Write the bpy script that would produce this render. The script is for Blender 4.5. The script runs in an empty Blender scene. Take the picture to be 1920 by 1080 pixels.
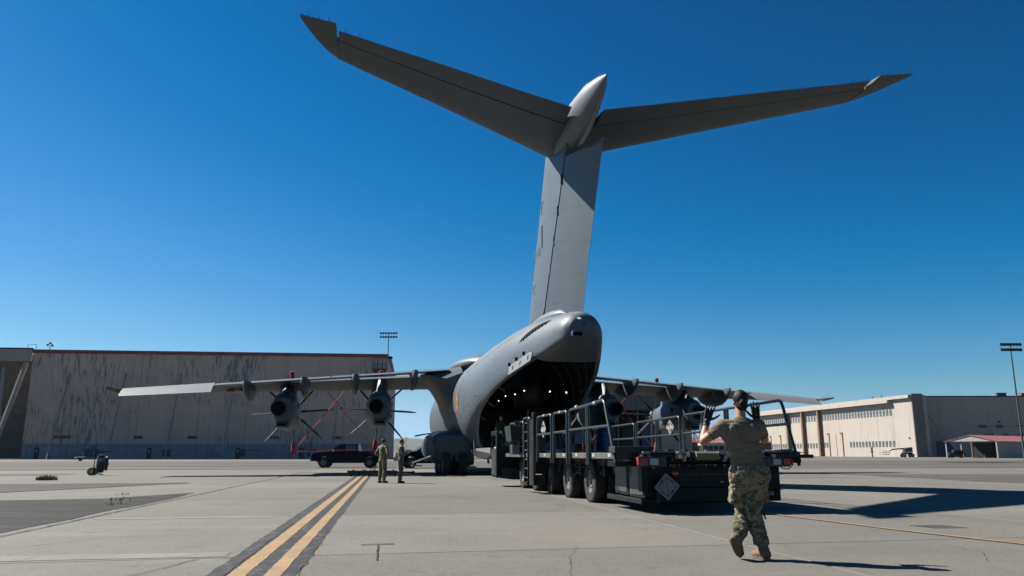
import bpy, bmesh, math, random
from mathutils import Vector, Matrix, Quaternion, noise
random.seed(7)
PI = math.pi
R = math.radians
SC = bpy.context.scene
COL = SC.collection

# ------------------------------------------------------------------ camera
cam_data = bpy.data.cameras.new('camera')
cam_data.sensor_width = 36
cam_data.lens = 27.75
cam_data.clip_start = 0.1
cam_data.clip_end = 30000
cam = bpy.data.objects.new('camera', cam_data)
COL.objects.link(cam)
cam.location = (0, 0, 1.12)
cam.rotation_euler = (R(90 + 11.87), 0, 0)
SC.camera = cam
# ------------------------------------------------------------------ world
SUN_EL = R(44)
SUN_DIR = Vector((-0.893 * math.cos(SUN_EL), 0.45 * math.cos(SUN_EL), math.sin(SUN_EL))).normalized()
w = bpy.data.worlds.new('World')
SC.world = w
w.use_nodes = True
nt = w.node_tree
nt.nodes.clear()
sky = nt.nodes.new('ShaderNodeTexSky')
sky.sky_type = 'NISHITA'
sky.sun_disc = False
sky.sun_elevation = SUN_EL
sky.sun_rotation = math.atan2(SUN_DIR.x, SUN_DIR.y)
sky.altitude = 0
sky.air_density = 1.0
sky.dust_density = 0.2
sky.ozone_density = 3.0
sep = nt.nodes.new('ShaderNodeSeparateColor')
comb = nt.nodes.new('ShaderNodeCombineColor')
nt.links.new(sky.outputs[0], sep.inputs[0])
# deep, polarised-looking blue: a tone curve for each channel of the sky
for i, (off, pw, gain) in enumerate(((1.9, 1.25, 0.48), (0.572, 1.3, 0.385), (2.096, 0.8, 1.43))):
    m1 = nt.nodes.new('ShaderNodeMath'); m1.operation = 'SUBTRACT'; m1.inputs[1].default_value = off
    m2 = nt.nodes.new('ShaderNodeMath'); m2.operation = 'MAXIMUM'; m2.inputs[1].default_value = 0.0
    m3 = nt.nodes.new('ShaderNodeMath'); m3.operation = 'POWER'; m3.inputs[1].default_value = pw
    m4 = nt.nodes.new('ShaderNodeMath'); m4.operation = 'MULTIPLY'; m4.inputs[1].default_value = gain
    nt.links.new(sep.outputs[i], m1.inputs[0]); nt.links.new(m1.outputs[0], m2.inputs[0])
    nt.links.new(m2.outputs[0], m3.inputs[0]); nt.links.new(m3.outputs[0], m4.inputs[0])
    nt.links.new(m4.outputs[0], comb.inputs[i])
s2 = nt.nodes.new('ShaderNodeSeparateColor'); nt.links.new(comb.outputs[0], s2.inputs[0])
c2 = nt.nodes.new('ShaderNodeCombineColor')
def skm(op, a, k, b_):
    p = nt.nodes.new('ShaderNodeMath'); p.operation = 'MULTIPLY'; p.inputs[1].default_value = k; nt.links.new(a, p.inputs[0])
    q = nt.nodes.new('ShaderNodeMath'); q.operation = op; nt.links.new(p.outputs[0], q.inputs[0]); nt.links.new(b_, q.inputs[1])
    return q.outputs[0]
nt.links.new(skm('MINIMUM', s2.outputs[1], 0.62, s2.outputs[0]), c2.inputs[0])
nt.links.new(s2.outputs[1], c2.inputs[1])
nt.links.new(skm('MAXIMUM', s2.outputs[1], 1.36, s2.outputs[2]), c2.inputs[2])
comb = c2
bg = nt.nodes.new('ShaderNodeBackground')
bg.inputs['Strength'].default_value = 0.05
ow = nt.nodes.new('ShaderNodeOutputWorld')
nt.links.new(comb.outputs[0], bg.inputs['Color'])
nt.links.new(bg.outputs[0], ow.inputs['Surface'])
sl = bpy.data.lights.new('sun', 'SUN')
sl.energy = 4.6
sl.angle = R(0.53)
sl.color = (1.0, 0.955, 0.88)
sun = bpy.data.objects.new('sun', sl)
COL.objects.link(sun)
sun.rotation_euler = (-SUN_DIR).to_track_quat('-Z', 'Y').to_euler()
sun.location = SUN_DIR * 100
SC.view_settings.view_transform = 'Standard'
SC.view_settings.look = 'None'
SC.view_settings.gamma = 1
SC.view_settings.exposure = 1.4
SC.render.engine = 'CYCLES'

# ------------------------------------------------------------------ materials
MATS = {}
def mat(name, col, rough=0.6, metal=0.0, var=0.12, scale=3.0, bump=0.0, bscale=40.0, coord='Object', spec=0.5, stretch=(1, 1, 1), extra=None, emit=None, k=0.5):
    m = bpy.data.materials.new(name)
    m.use_nodes = True
    t = m.node_tree
    N, Lk = t.nodes, t.links
    b = N['Principled BSDF']
    b.inputs['Roughness'].default_value = rough
    b.inputs['Metallic'].default_value = metal
    b.inputs['Specular IOR Level'].default_value = spec
    tc = N.new('ShaderNodeTexCoord')
    mp = N.new('ShaderNodeMapping')
    mp.inputs['Scale'].default_value = stretch
    Lk.new(tc.outputs[coord], mp.inputs['Vector'])
    if coord == 'World':
        pass
    nz = N.new('ShaderNodeTexNoise')
    nz.inputs['Scale'].default_value = scale
    nz.inputs['Detail'].default_value = 6
    nz.inputs['Roughness'].default_value = 0.6
    Lk.new(mp.outputs[0], nz.inputs['Vector'])
    mr = N.new('ShaderNodeMapRange')
    mr.inputs['From Min'].default_value = 0.3
    mr.inputs['From Max'].default_value = 0.7
    mr.inputs['To Min'].default_value = 1 - var
    mr.inputs['To Max'].default_value = 1 + var
    Lk.new(nz.outputs['Fac'], mr.inputs['Value'])
    vm = N.new('ShaderNodeVectorMath')
    vm.operation = 'SCALE'
    rgb = N.new('ShaderNodeRGB')
    rgb.outputs[0].default_value = (*col, 1)
    Lk.new(rgb.outputs[0], vm.inputs[0])
    Lk.new(mr.outputs[0], vm.inputs['Scale'])
    last = vm.outputs[0]
    if extra:
        last = extra(t, mp.outputs[0], last, b)
    vk = N.new('ShaderNodeVectorMath'); vk.operation = 'SCALE'
    vk.inputs['Scale'].default_value = k * 0.76
    Lk.new(last, vk.inputs[0])
    Lk.new(vk.outputs[0], b.inputs['Base Color'])
    if bump:
        n2 = N.new('ShaderNodeTexNoise')
        n2.inputs['Scale'].default_value = bscale
        n2.inputs['Detail'].default_value = 4
        Lk.new(mp.outputs[0], n2.inputs['Vector'])
        bp = N.new('ShaderNodeBump')
        bp.inputs['Strength'].default_value = bump
        bp.inputs['Distance'].default_value = 0.02
        Lk.new(n2.outputs['Fac'], bp.inputs['Height'])
        Lk.new(bp.outputs[0], b.inputs['Normal'])
    if emit:
        b.inputs['Emission Color'].default_value = (*emit[0], 1)
        b.inputs['Emission Strength'].default_value = emit[1]
    MATS[name] = m
    return m

def mixc(t, a, b, f):
    mx = t.nodes.new('ShaderNodeMix')
    mx.data_type = 'RGBA'
    for s, i in ((a, 6), (b, 7), (f, 0)):
        if isinstance(s, tuple):
            mx.inputs[i].default_value = (*s, 1)
        elif isinstance(s, (int, float)):
            mx.inputs[i].default_value = s
        else:
            t.links.new(s, mx.inputs[i])
    return mx.outputs[2]
def ramp(t, v, lo, hi, a=0.0, b=1.0):
    n = t.nodes.new('ShaderNodeMapRange')
    n.inputs['From Min'].default_value = lo
    n.inputs['From Max'].default_value = hi
    n.inputs['To Min'].default_value = a
    n.inputs['To Max'].default_value = b
    t.links.new(v, n.inputs['Value'])
    return n.outputs[0]
def nz(t, vec, scale, detail=4, rough=0.55, stretch=None):
    if stretch:
        mp = t.nodes.new('ShaderNodeMapping')
        mp.inputs['Scale'].default_value = stretch
        t.links.new(vec, mp.inputs['Vector'])
        vec = mp.outputs[0]
    n = t.nodes.new('ShaderNodeTexNoise')
    n.inputs['Scale'].default_value = scale
    n.inputs['Detail'].default_value = detail
    n.inputs['Roughness'].default_value = rough
    t.links.new(vec, n.inputs['Vector'])
    return n.outputs['Fac']
def mul(t, a, b):
    n = t.nodes.new('ShaderNodeMath')
    n.operation = 'MULTIPLY'
    for i, s in enumerate((a, b)):
        if isinstance(s, (int, float)):
            n.inputs[i].default_value = s
        else:
            t.links.new(s, n.inputs[i])
    return n.outputs[0]
def worldpos(t):
    return t.nodes.new('ShaderNodeNewGeometry').outputs['Position']

def aircraft_extra(t, vec, last, b):
    # rectangular skin panels drawn as fine seams, faint grime streaks
    sx = t.nodes.new('ShaderNodeSeparateXYZ'); t.links.new(vec, sx.inputs[0])
    ad = t.nodes.new('ShaderNodeMath'); ad.operation = 'ADD'
    t.links.new(sx.outputs['X'], ad.inputs[0]); t.links.new(sx.outputs['Z'], ad.inputs[1])
    cx = t.nodes.new('ShaderNodeCombineXYZ')
    t.links.new(sx.outputs['Y'], cx.inputs['X']); t.links.new(ad.outputs[0], cx.inputs['Y'])
    br = t.nodes.new('ShaderNodeTexBrick')
    br.inputs['Scale'].default_value = 1.0
    br.inputs['Brick Width'].default_value = 2.3
    br.inputs['Row Height'].default_value = 1.15
    br.inputs['Mortar Size'].default_value = 0.016
    br.inputs['Mortar Smooth'].default_value = 0.2
    br.inputs['Color1'].default_value = (1, 1, 1, 1)
    br.inputs['Color2'].default_value = (0.955, 0.955, 0.955, 1)
    br.inputs['Mortar'].default_value = (0.68, 0.68, 0.68, 1)
    t.links.new(cx.outputs[0], br.inputs['Vector'])
    m = t.nodes.new('ShaderNodeMix'); m.data_type = 'RGBA'; m.blend_type = 'MULTIPLY'
    m.inputs[0].default_value = 0.8
    t.links.new(last, m.inputs[6]); t.links.new(br.outputs['Color'], m.inputs[7])
    g = nz(t, vec, 1.3, 6, 0.65, (1.2, 0.25, 3.0))
    return mixc(t, m.outputs[2], (0.12, 0.12, 0.125), ramp(t, g, 0.56, 0.8, 0, 0.45))

paint = mat('aircraft_paint', (0.19, 0.236, 0.28), 0.5, spec=.3, k=.5, var=0.07, scale=0.6, extra=aircraft_extra, bump=0.02, bscale=2)
paint_l = mat('aircraft_light_paint', (0.46, 0.47, 0.48), 0.4, var=0.06, scale=0.8)
paint_d = mat('aircraft_dark_trim', (0.035, 0.04, 0.05), 0.5, var=0.2)
dark = mat('dark_gap', (0.006, 0.006, 0.007), 0.9, spec=0.1)
hatchm = None
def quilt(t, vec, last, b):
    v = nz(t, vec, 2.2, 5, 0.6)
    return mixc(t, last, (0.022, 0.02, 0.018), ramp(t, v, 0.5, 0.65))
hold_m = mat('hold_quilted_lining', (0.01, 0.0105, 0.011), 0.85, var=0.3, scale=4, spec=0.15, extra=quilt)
rubber = mat('tyre_rubber', (0.05, 0.05, 0.052), 0.85, spec=.2, k=.8, var=0.35, scale=9, bump=0.25, bscale=30)
steel = mat('bare_steel', (0.42, 0.42, 0.41), 0.38, 0.8, var=0.15)
dsteel = mat('dark_steel', (0.03, 0.031, 0.033), 0.55, 0.2, spec=.25, var=0.25)
rimm = mat('wheel_rim_grey', (0.22, 0.22, 0.215), 0.5, 0.1, k=1, var=0.3, scale=8)
red = mat('red_fabric', (0.55, 0.02, 0.03), 0.7, var=0.2, scale=10)
strap_m = mat('red_webbing_strap', (0.8, 0.07, 0.04), 0.7, var=0.25, scale=2, k=1)
orange_m = mat('orange_ring_paint', (0.75, 0.10, 0.03), 0.55, var=0.1)
yellow_p = mat('yellow_ring_paint', (0.8, 0.42, 0.05), 0.55, var=0.1)
black_p = mat('black_paint', (0.012, 0.012, 0.013), 0.45, var=0.3)
white_p = mat('white_paint', (0.75, 0.75, 0.73), 0.5, var=0.1, scale=5)
glass = mat('dark_glass', (0.02, 0.025, 0.03), 0.05, 0.0, var=0.05, spec=0.8)
lamp_e = mat('hold_lamp_lens', (0.9, 0.9, 0.9), 0.3, emit=((0.9, 0.95, 1.0), 2.5))
blade_m = mat('propeller_blade_black', (0.01, 0.01, 0.011), 0.7, spec=.15, var=0.3)
tan_m = mat('tan_blade_cover', (0.5, 0.36, 0.2), 0.7)

def green_extra(t, vec, last, b):
    d = nz(t, vec, 5, 6, 0.7)
    return mixc(t, last, (0.035, 0.034, 0.03), ramp(t, d, 0.56, 0.76, 0, 0.5))
green = mat('loader_dark_green_paint', (0.008, 0.017, 0.014), 0.5, spec=.16, var=0.25, scale=2.5, extra=green_extra, bump=0.05, bscale=14)
green2 = mat('loader_grey_green_panel', (0.06, 0.075, 0.075), 0.6, spec=.2, var=0.25, scale=3, extra=green_extra)
railm = mat('loader_rail_grey_green', (0.07, 0.095, 0.092), 0.36, 0.2, var=0.18, scale=6)
deckm = mat('loader_deck_metal', (0.24, 0.235, 0.2), 0.55, 0.25, var=0.35, scale=5)
placard_m = mat('placard_grey', (0.3, 0.33, 0.38), 0.55, var=0.12, scale=6)
tail_red = mat('tail_lamp_red', (0.4, 0.01, 0.01), 0.2, var=0.1)
tail_white = mat('tail_lamp_clear', (0.6, 0.65, 0.72), 0.15, var=0.3, scale=20)
amber = mat('amber_reflector', (0.9, 0.14, 0.01), 0.3)
# ---- ground
def concrete_extra(t, vec, last, b):
    wp = worldpos(t)
    oi = t.nodes.new('ShaderNodeObjectInfo').outputs['Random']
    a = nz(t, wp, 0.32, 7, 0.62)
    c = mixc(t, last, (0.255, 0.243, 0.225), ramp(t, a, 0.42, 0.68, 0, 0.75))
    s = nz(t, wp, 0.55, 6, 0.6, (0.35, 1.9, 1))
    c = mixc(t, c, (0.44, 0.43, 0.40), ramp(t, s, 0.56, 0.74, 0, 0.6))
    g = nz(t, wp, 38, 4, 0.8)
    c = mixc(t, c, (0.12, 0.113, 0.1), ramp(t, g, 0.5, 0.7, 0, 0.9))
    g2 = nz(t, wp, 11, 7, 0.85)
    c = mixc(t, c, (0.16, 0.152, 0.138), ramp(t, g2, 0.48, 0.68, 0, 0.75))
    g4 = nz(t, wp, 16, 6, 0.8)
    c = mixc(t, c, (0.56, 0.54, 0.49), ramp(t, g4, 0.57, 0.72, 0, 0.65))
    ty = nz(t, wp, 1.0, 5, 0.7, (2.6, 0.16, 1))
    c = mixc(t, c, (0.17, 0.16, 0.15), ramp(t, ty, 0.6, 0.75, 0, 0.35))
    st = nz(t, wp, 1.7, 6, 0.75)
    c = mixc(t, c, (0.1, 0.092, 0.08), ramp(t, st, 0.58, 0.73, 0, 0.65))
    wm_ = nz(t, wp, 0.13, 5, 0.6)
    c = mixc(t, c, (0.36, 0.325, 0.255), ramp(t, wm_, 0.5, 0.66, 0, 0.6))
    v = t.nodes.new('ShaderNodeVectorMath'); v.operation = 'SCALE'
    t.links.new(c, v.inputs[0])
    t.links.new(ramp(t, oi, 0, 1, 0.87, 1.09), v.inputs['Scale'])
    return v.outputs[0]
concrete = mat('apron_concrete', (0.34, 0.32, 0.28), 0.88, var=0.06, scale=0.7, extra=concrete_extra, bump=0.25, bscale=60, spec=0.25)
def asph_extra(t, vec, last, b):
    wp = worldpos(t)
    a = nz(t, wp, 0.25, 7, 0.65, (0.5, 1.6, 1))
    c = mixc(t, last, (0.12, 0.112, 0.102), ramp(t, a, 0.45, 0.7, 0, 0.7))
    g = nz(t, wp, 9, 6, 0.85)
    c = mixc(t, c, (0.035, 0.033, 0.03), ramp(t, g, 0.47, 0.62, 0, 0.85))
    g3 = nz(t, wp, 13, 5, 0.8)
    c = mixc(t, c, (0.22, 0.2, 0.175), ramp(t, g3, 0.6, 0.72, 0, 0.5))
    k = nz(t, wp, 1.6, 6, 0.7, (0.6, 2.6, 1))
    c = mixc(t, c, (0.045, 0.043, 0.04), ramp(t, k, 0.6, 0.7, 0, 0.5))
    lt = nz(t, wp, 0.9, 6, 0.7, (0.3, 2.6, 1))
    return mixc(t, c, (0.2, 0.185, 0.165), ramp(t, lt, 0.5, 0.66, 0, 0.6))
asphalt_d = mat('old_dark_asphalt', (0.052, 0.049, 0.047), 0.92, var=0.15, scale=1.2, extra=asph_extra, bump=0.5, bscale=30, spec=0.2, k=.33)
def field_extra(t, vec, last, b):
    wp = worldpos(t)
    a = nz(t, wp, 0.06, 6, 0.6, (0.3, 1.8, 1))
    c = mixc(t, last, (0.3, 0.285, 0.26), ramp(t, a, 0.45, 0.62, 0, 0.6))
    g = nz(t, wp, 9, 3, 0.8)
    return mixc(t, c, (0.11, 0.1, 0.09), ramp(t, g, 0.5, 0.7, 0, 0.5))
asphalt_b = mat('brown_asphalt', (0.165, 0.148, 0.132), 0.92, var=0.12, scale=0.3, extra=field_extra, bump=0.3, bscale=20, spec=0.2)
groundm = mat('old_pavement', (0.25, 0.24, 0.22), 0.92, var=0.1, scale=0.1, extra=field_extra, spec=0.2)
joint_m = mat('joint_filler', (0.035, 0.033, 0.03), 0.95, var=0.3)
def worn(under):
    def f(t, vec, last, b):
        wp = worldpos(t)
        a = nz(t, wp, 5, 9, 0.78, (1, 0.4, 1))
        c = mixc(t, last, under, ramp(t, a, 0.5, 0.6, 0, 0.85))
        g = nz(t, wp, 60, 3, 0.7)
        return mixc(t, c, (0.12, 0.1, 0.08), ramp(t, g, 0.55, 0.75, 0, 0.4))
    return f
yellow_line = mat('yellow_line_paint', (0.62, 0.41, 0.2), 0.75, var=0.12, scale=1.5, extra=worn((0.4, 0.33, 0.24)), spec=0.25)
black_line = mat('black_border_paint', (0.04, 0.042, 0.047), 0.8, var=0.2, scale=1.5, extra=worn((0.16, 0.155, 0.15)), spec=0.25)
grass_m = mat('dry_grass', (0.33, 0.24, 0.12), 0.9, var=0.25, scale=0.02, spec=0.1)
hill_m = mat('dry_hill', (0.22, 0.17, 0.115), 0.95, var=0.35, scale=0.004, spec=0.05)

# ------------------------------------------------------------------ mesh helpers
class MB:
    def __init__(s):
        s.v = []; s.f = []; s.mi = []; s.m = 0
    def add(s, verts, faces):
        o = len(s.v)
        s.v += [tuple(v) for v in verts]
        s.f += [tuple(i + o for i in f) for f in faces]
        s.mi += [s.m] * len(faces)
        return s
    def box(s, c, d, rot=None, taper=1.0):
        hx, hy, hz = d[0] / 2, d[1] / 2, d[2] / 2
        vs = []
        for z in (-hz, hz):
            k = taper if z > 0 else 1
            for x, y in ((-hx, -hy), (hx, -hy), (hx, hy), (-hx, hy)):
                v = Vector((x * k, y * k, z))
                if rot is not None: v = rot @ v
                vs.append(v + Vector(c))
        return s.add(vs, [(3, 2, 1, 0), (4, 5, 6, 7), (0, 1, 5, 4), (1, 2, 6, 5), (2, 3, 7, 6), (3, 0, 4, 7)])
    def b2(s, lo, hi):
        return s.box([(a + b) / 2 for a, b in zip(lo, hi)], [abs(b - a) for a, b in zip(lo, hi)])
    def bevbox(s, c, d, bev=0.02, rot=None):
        bm = bmesh.new()
        bmesh.ops.create_cube(bm, size=1)
        for v in bm.verts:
            v.co = Vector((v.co.x * d[0], v.co.y * d[1], v.co.z * d[2]))
        bmesh.ops.bevel(bm, geom=bm.edges[:] + bm.verts[:], offset=bev, segments=2, affect='EDGES', profile=0.5)
        bm.verts.index_update()
        vs = [((rot @ v.co) if rot is not None else v.co) + Vector(c) for v in bm.verts]
        fs = [[v.index for v in f.verts] for f in bm.faces]
        bm.free()
        return s.add(vs, fs)
    def tube(s, pts, r, n=10, closed=True):
        pts = [Vector(p) for p in pts]
        rr = r if isinstance(r, (list, tuple)) else [r] * len(pts)
        rings = []
        up = None
        for i, p in enumerate(pts):
            if i == 0: t = pts[1] - p
            elif i == len(pts) - 1: t = p - pts[i - 1]
            else: t = (pts[i + 1] - p).normalized() + (p - pts[i - 1]).normalized()
            t.normalize()
            if up is None:
                up = Vector((0, 0, 1)) if abs(t.z) < 0.9 else Vector((1, 0, 0))
            a = t.cross(up).normalized(); b = a.cross(t).normalized(); up = b
            rings.append([p + (a * math.cos(2 * PI * k / n) + b * math.sin(2 * PI * k / n)) * rr[i] for k in range(n)])
        vs = [v for rg in rings for v in rg]
        fs = []
        for i in range(len(pts) - 1):
            for k in range(n):
                k2 = (k + 1) % n
                fs.append((i * n + k, i * n + k2, (i + 1) * n + k2, (i + 1) * n + k))
        if closed:
            fs.append(tuple(range(n - 1, -1, -1)))
            o = (len(pts) - 1) * n
            fs.append(tuple(range(o, o + n)))
        return s.add(vs, fs)
    def lathe(s, prof, c=(0, 0, 0), axis=(0, 0, 1), n=24, caps=True):
        # prof: (radius, height along the axis)
        ax = Vector(axis).normalized()
        torus = prof[0][0] > 1e-5 and abs(prof[0][0] - prof[-1][0]) < 1e-6 and max(p[0] for p in prof) > prof[0][0] * 1.05
        if torus: prof = list(prof) + [prof[0]]; caps = False
        q = Vector((0, 0, 1)).rotation_difference(ax)
        vs = []; fs = []
        for r_, h in prof:
            for k in range(n):
                a = 2 * PI * k / n
                vs.append(q @ Vector((r_ * math.cos(a), r_ * math.sin(a), h)) + Vector(c))
        for i in range(len(prof) - 1):
            for k in range(n):
                k2 = (k + 1) % n
                fs.append((i * n + k, i * n + k2, (i + 1) * n + k2, (i + 1) * n + k))
        if caps and prof[0][0] > 1e-5: fs.append(tuple(range(n - 1, -1, -1)))
        if caps and prof[-1][0] > 1e-5:
            o = (len(prof) - 1) * n
            fs.append(tuple(range(o, o + n)))
        return s.add(vs, fs)
    def prism(s, poly, axis, lo, hi):
        # poly: 2D points in the plane of the other two axes (in xyz order), extruded along axis
        n = len(poly)
        def mk(p, h):
            if axis == 0: return (h, p[0], p[1])
            if axis == 1: return (p[0], h, p[1])
            return (p[0], p[1], h)
        vs = [mk(p, lo) for p in poly] + [mk(p, hi) for p in poly]
        fs = [tuple(range(n - 1, -1, -1)), tuple(range(n, 2 * n))]
        for i in range(n):
            j = (i + 1) % n
            fs.append((i, j, n + j, n + i))
        return s.add(vs, fs)
    def loft(s, rings, caps=True, closed=True):
        n = len(rings[0])
        vs = [v for rg in rings for v in rg]
        fs = []
        for i in range(len(rings) - 1):
            for k in range(n if closed else n - 1):
                k2 = (k + 1) % n
                fs.append((i * n + k, i * n + k2, (i + 1) * n + k2, (i + 1) * n + k))
        if caps:
            fs.append(tuple(range(n - 1, -1, -1)))
            o = (len(rings) - 1) * n
            fs.append(tuple(range(o, o + n)))
        return s.add(vs, fs)
    def ell(s, c, r, rot=None, n=14, m=9):
        vs = []; fs = []
        for i in range(m + 1):
            th = PI * i / m
            for k in range(n):
                a = 2 * PI * k / n
                v = Vector((r[0] * math.sin(th) * math.cos(a), r[1] * math.sin(th) * math.sin(a), r[2] * math.cos(th)))
                if rot is not None: v = rot @ v
                vs.append(v + Vector(c))
        for i in range(m):
            for k in range(n):
                k2 = (k + 1) % n
                fs.append((i * n + k, (i + 1) * n + k, (i + 1) * n + k2, i * n + k2))
        return s.add(vs, fs)
    def cap(s, p0, p1, r0, r1, flat=None, n=14):
        # tapered capsule; flat = (axis vector, factor) squashes the section along an axis
        p0, p1 = Vector(p0), Vector(p1)
        t = (p1 - p0); L = t.length; t = t / L if L > 1e-6 else Vector((0, 0, 1))
        up = Vector((0, 1, 0)) if abs(t.y) < 0.9 else Vector((1, 0, 0))
        a = t.cross(up).normalized(); b = a.cross(t).normalized()
        rings = []
        st = []
        for i in range(4):
            q = PI / 2 * i / 4
            st.append((-r0 * math.cos(q), r0 * math.sin(q)))
        st.append((0, r0))
        st.append((L, r1))
        for i in range(1, 5):
            q = PI / 2 * i / 4
            st.append((L + r1 * math.sin(q), r1 * math.cos(q)))
        for h, r_ in st:
            r_ = max(r_, 0.0004)
            rg = []
            for k in range(n):
                o = (a * math.cos(2 * PI * k / n) + b * math.sin(2 * PI * k / n)) * r_
                if flat:
                    ax = Vector(flat[0]).normalized()
                    o = o + ax * o.dot(ax) * (flat[1] - 1)
                rg.append(p0 + t * h + o)
            rings.append(rg)
        return s.loft(rings)
    def xf(s, M, start=0):
        for i in range(start, len(s.v)):
            s.v[i] = tuple(M @ Vector(s.v[i]))
        return s
    def mesh(s, name, mats):
        me = bpy.data.meshes.new(name)
        me.from_pydata(s.v, [], s.f)
        me.validate(clean_customdata=False)
        mats = mats if isinstance(mats, (list, tuple)) else [mats]
        for m in mats: me.materials.append(m)
        if len(me.polygons) == len(s.mi):
            me.polygons.foreach_set('material_index', s.mi)
        bm = bmesh.new(); bm.from_mesh(me)
        bmesh.ops.recalc_face_normals(bm, faces=bm.faces)
        bm.to_mesh(me); bm.free()
        return me
    def build(s, name, mats, parent=None, smooth=False, loc=None, rotz=None, bevel=0):
        me = s.mesh(name, mats)
        o = bpy.data.objects.new(name, me)
        COL.objects.link(o)
        if parent is not None: o.parent = parent
        if loc is not None: o.location = loc
        if rotz is not None: o.rotation_euler = (0, 0, rotz)
        if smooth: shade(me, smooth if isinstance(smooth, (int, float)) and smooth > 1 else 35)
        if bevel:
            b = o.modifiers.new('bevel', 'BEVEL'); b.width = bevel; b.segments = 2; b.limit_method = 'ANGLE'
        return o

def shade(me, ang=35):
    me.polygons.foreach_set('use_smooth', [True] * len(me.polygons))
    bm = bmesh.new(); bm.from_mesh(me)
    lim = R(ang)
    for e in bm.edges:
        if len(e.link_faces) == 2:
            e.smooth = e.calc_face_angle(0) < lim
    bm.to_mesh(me); bm.free()
    me.update()

def thing(name, label, cat, loc=(0, 0, 0), rotz=0, group=None):
    o = bpy.data.objects.new(name, None)
    COL.objects.link(o)
    o.location = loc
    o.rotation_euler = (0, 0, rotz)
    o.empty_display_size = 0.3
    o['label'] = label
    o['category'] = cat
    if group: o['group'] = group
    return o
def tag(o, label, cat, group=None):
    o['label'] = label; o['category'] = cat
    if group: o['group'] = group
    return o
def struct(o):
    o['kind'] = 'structure'
    return o
def inst(o, parent=None, M=None):
    c = o.copy()
    COL.objects.link(c)
    if parent is not None: c.parent = parent
    if M is not None: c.matrix_local = M
    return c
def copy_thing(root, loc, rotz, label, group=None):
    r = root.copy(); COL.objects.link(r)
    r.location = loc; r.rotation_euler = (0, 0, rotz); r['label'] = label
    if group: r['group'] = group
    for ch in list(root.children):
        c = ch.copy(); COL.objects.link(c); c.parent = r
        for g in list(ch.children):
            d = g.copy(); COL.objects.link(d); d.parent = c
    return r
def fuse(mb, name, m, parent=None, voxel=0.012, smooth=6, disp=None, loc=None):
    """overlapping closed shapes -> one continuous skin (voxel remesh, smoothed)"""
    me = mb.mesh(name, m)
    o = bpy.data.objects.new(name, me); COL.objects.link(o)
    r = o.modifiers.new('r', 'REMESH'); r.mode = 'VOXEL'; r.voxel_size = voxel; r.adaptivity = 0
    s_ = o.modifiers.new('s', 'SMOOTH'); s_.factor = 0.5; s_.iterations = smooth
    dg = bpy.context.evaluated_depsgraph_get()
    me2 = bpy.data.meshes.new_from_object(o.evaluated_get(dg))
    o.modifiers.clear()
    o.data = me2
    me2.name = name
    bpy.data.meshes.remove(me)
    me2.materials.clear(); me2.materials.append(m)
    if disp:
        nrm = [v.normal.copy() for v in me2.vertices]
        for v, n_ in zip(me2.vertices, nrm):
            v.co = v.co + n_ * disp(v.co)
    me2.polygons.foreach_set('use_smooth', [True] * len(me2.polygons))
    if parent is not None: o.parent = parent
    if loc is not None: o.location = loc
    return o
PSI = R(10.6)
AO = Vector((-0.85, 46.7, 0))
RZ = Matrix.Rotation(PSI, 4, 'Z')
def A(x, y, z=0):       # aircraft-aligned coordinates -> place on the apron
    return AO + RZ @ Vector((x, y, z))
# ================================================================== GROUND
g = MB(); g.add([(-6400, -200, -0.05), (6400, -200, -0.05), (6400, 8700, -0.05), (-6400, 8700, -0.05)], [(0, 1, 2, 3)])
ground = struct(g.build('ground', groundm))
def sheet(name, pts, z, m, parent=None):
    b = MB(); n = len(pts)
    b.add([A(p[0], p[1], z) for p in pts], [tuple(range(n))])
    o = b.build(name, m, parent)
    return o
# apron with recessed joints, each slab a piece of its own
def wp_(x, y): return (x + .034 * (y + 37), y + .026 * (x + 9))
apron = MB()
apron.add([A(*wp_(-12.75, -52), -0.03), A(80, -52, -0.03), A(80, 52, -0.03), A(*wp_(-12.75, 49), -0.03)], [(0, 1, 2, 3)])
apron = struct(apron.build('apron', joint_m))
xs = [-12.7, -9.06] + [-9.06 + 6.1 * k for k in range(1, 13)]
ys = [-36.5 + 6.1 * k for k in range(-2, 15)]
slab_me = {}
for i in range(len(xs) - 1):
    for j in range(len(ys) - 1):
        wx, wy = xs[i + 1] - xs[i], ys[j + 1] - ys[j]
        key = round(wx, 2)
        if key not in slab_me:
            b = MB(); gx, gy = wx / 2 - 0.008, wy / 2 - 0.008
            e = 0.012
            b.add([(q[0] + .034 * q[1], q[1] + .026 * q[0], q[2]) for q in [(-gx, -gy, -0.028), (gx, -gy, -0.028), (gx, gy, -0.028), (-gx, gy, -0.028),
                   (-gx, -gy, -0.01), (gx, -gy, -0.01), (gx, gy, -0.01), (-gx, gy, -0.01),
                   (-gx + e, -gy + e, 0), (gx - e, -gy + e, 0), (gx - e, gy - e, 0), (-gx + e, gy - e, 0)]],
                  [(0, 1, 5, 4), (1, 2, 6, 5), (2, 3, 7, 6), (3, 0, 4, 7), (4, 5, 9, 8), (5, 6, 10, 9), (6, 7, 11, 10), (7, 4, 8, 11), (8, 9, 10, 11)])
            slab_me[key] = b.mesh('concrete_slab', concrete)
        o = bpy.data.objects.new('concrete_slab', slab_me[key])
        COL.objects.link(o); o.parent = apron
        o.location = A(*wp_((xs[i] + xs[i + 1]) / 2, (ys[j] + ys[j + 1]) / 2), 0)
        o.rotation_euler = (0, 0, PSI)
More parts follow.
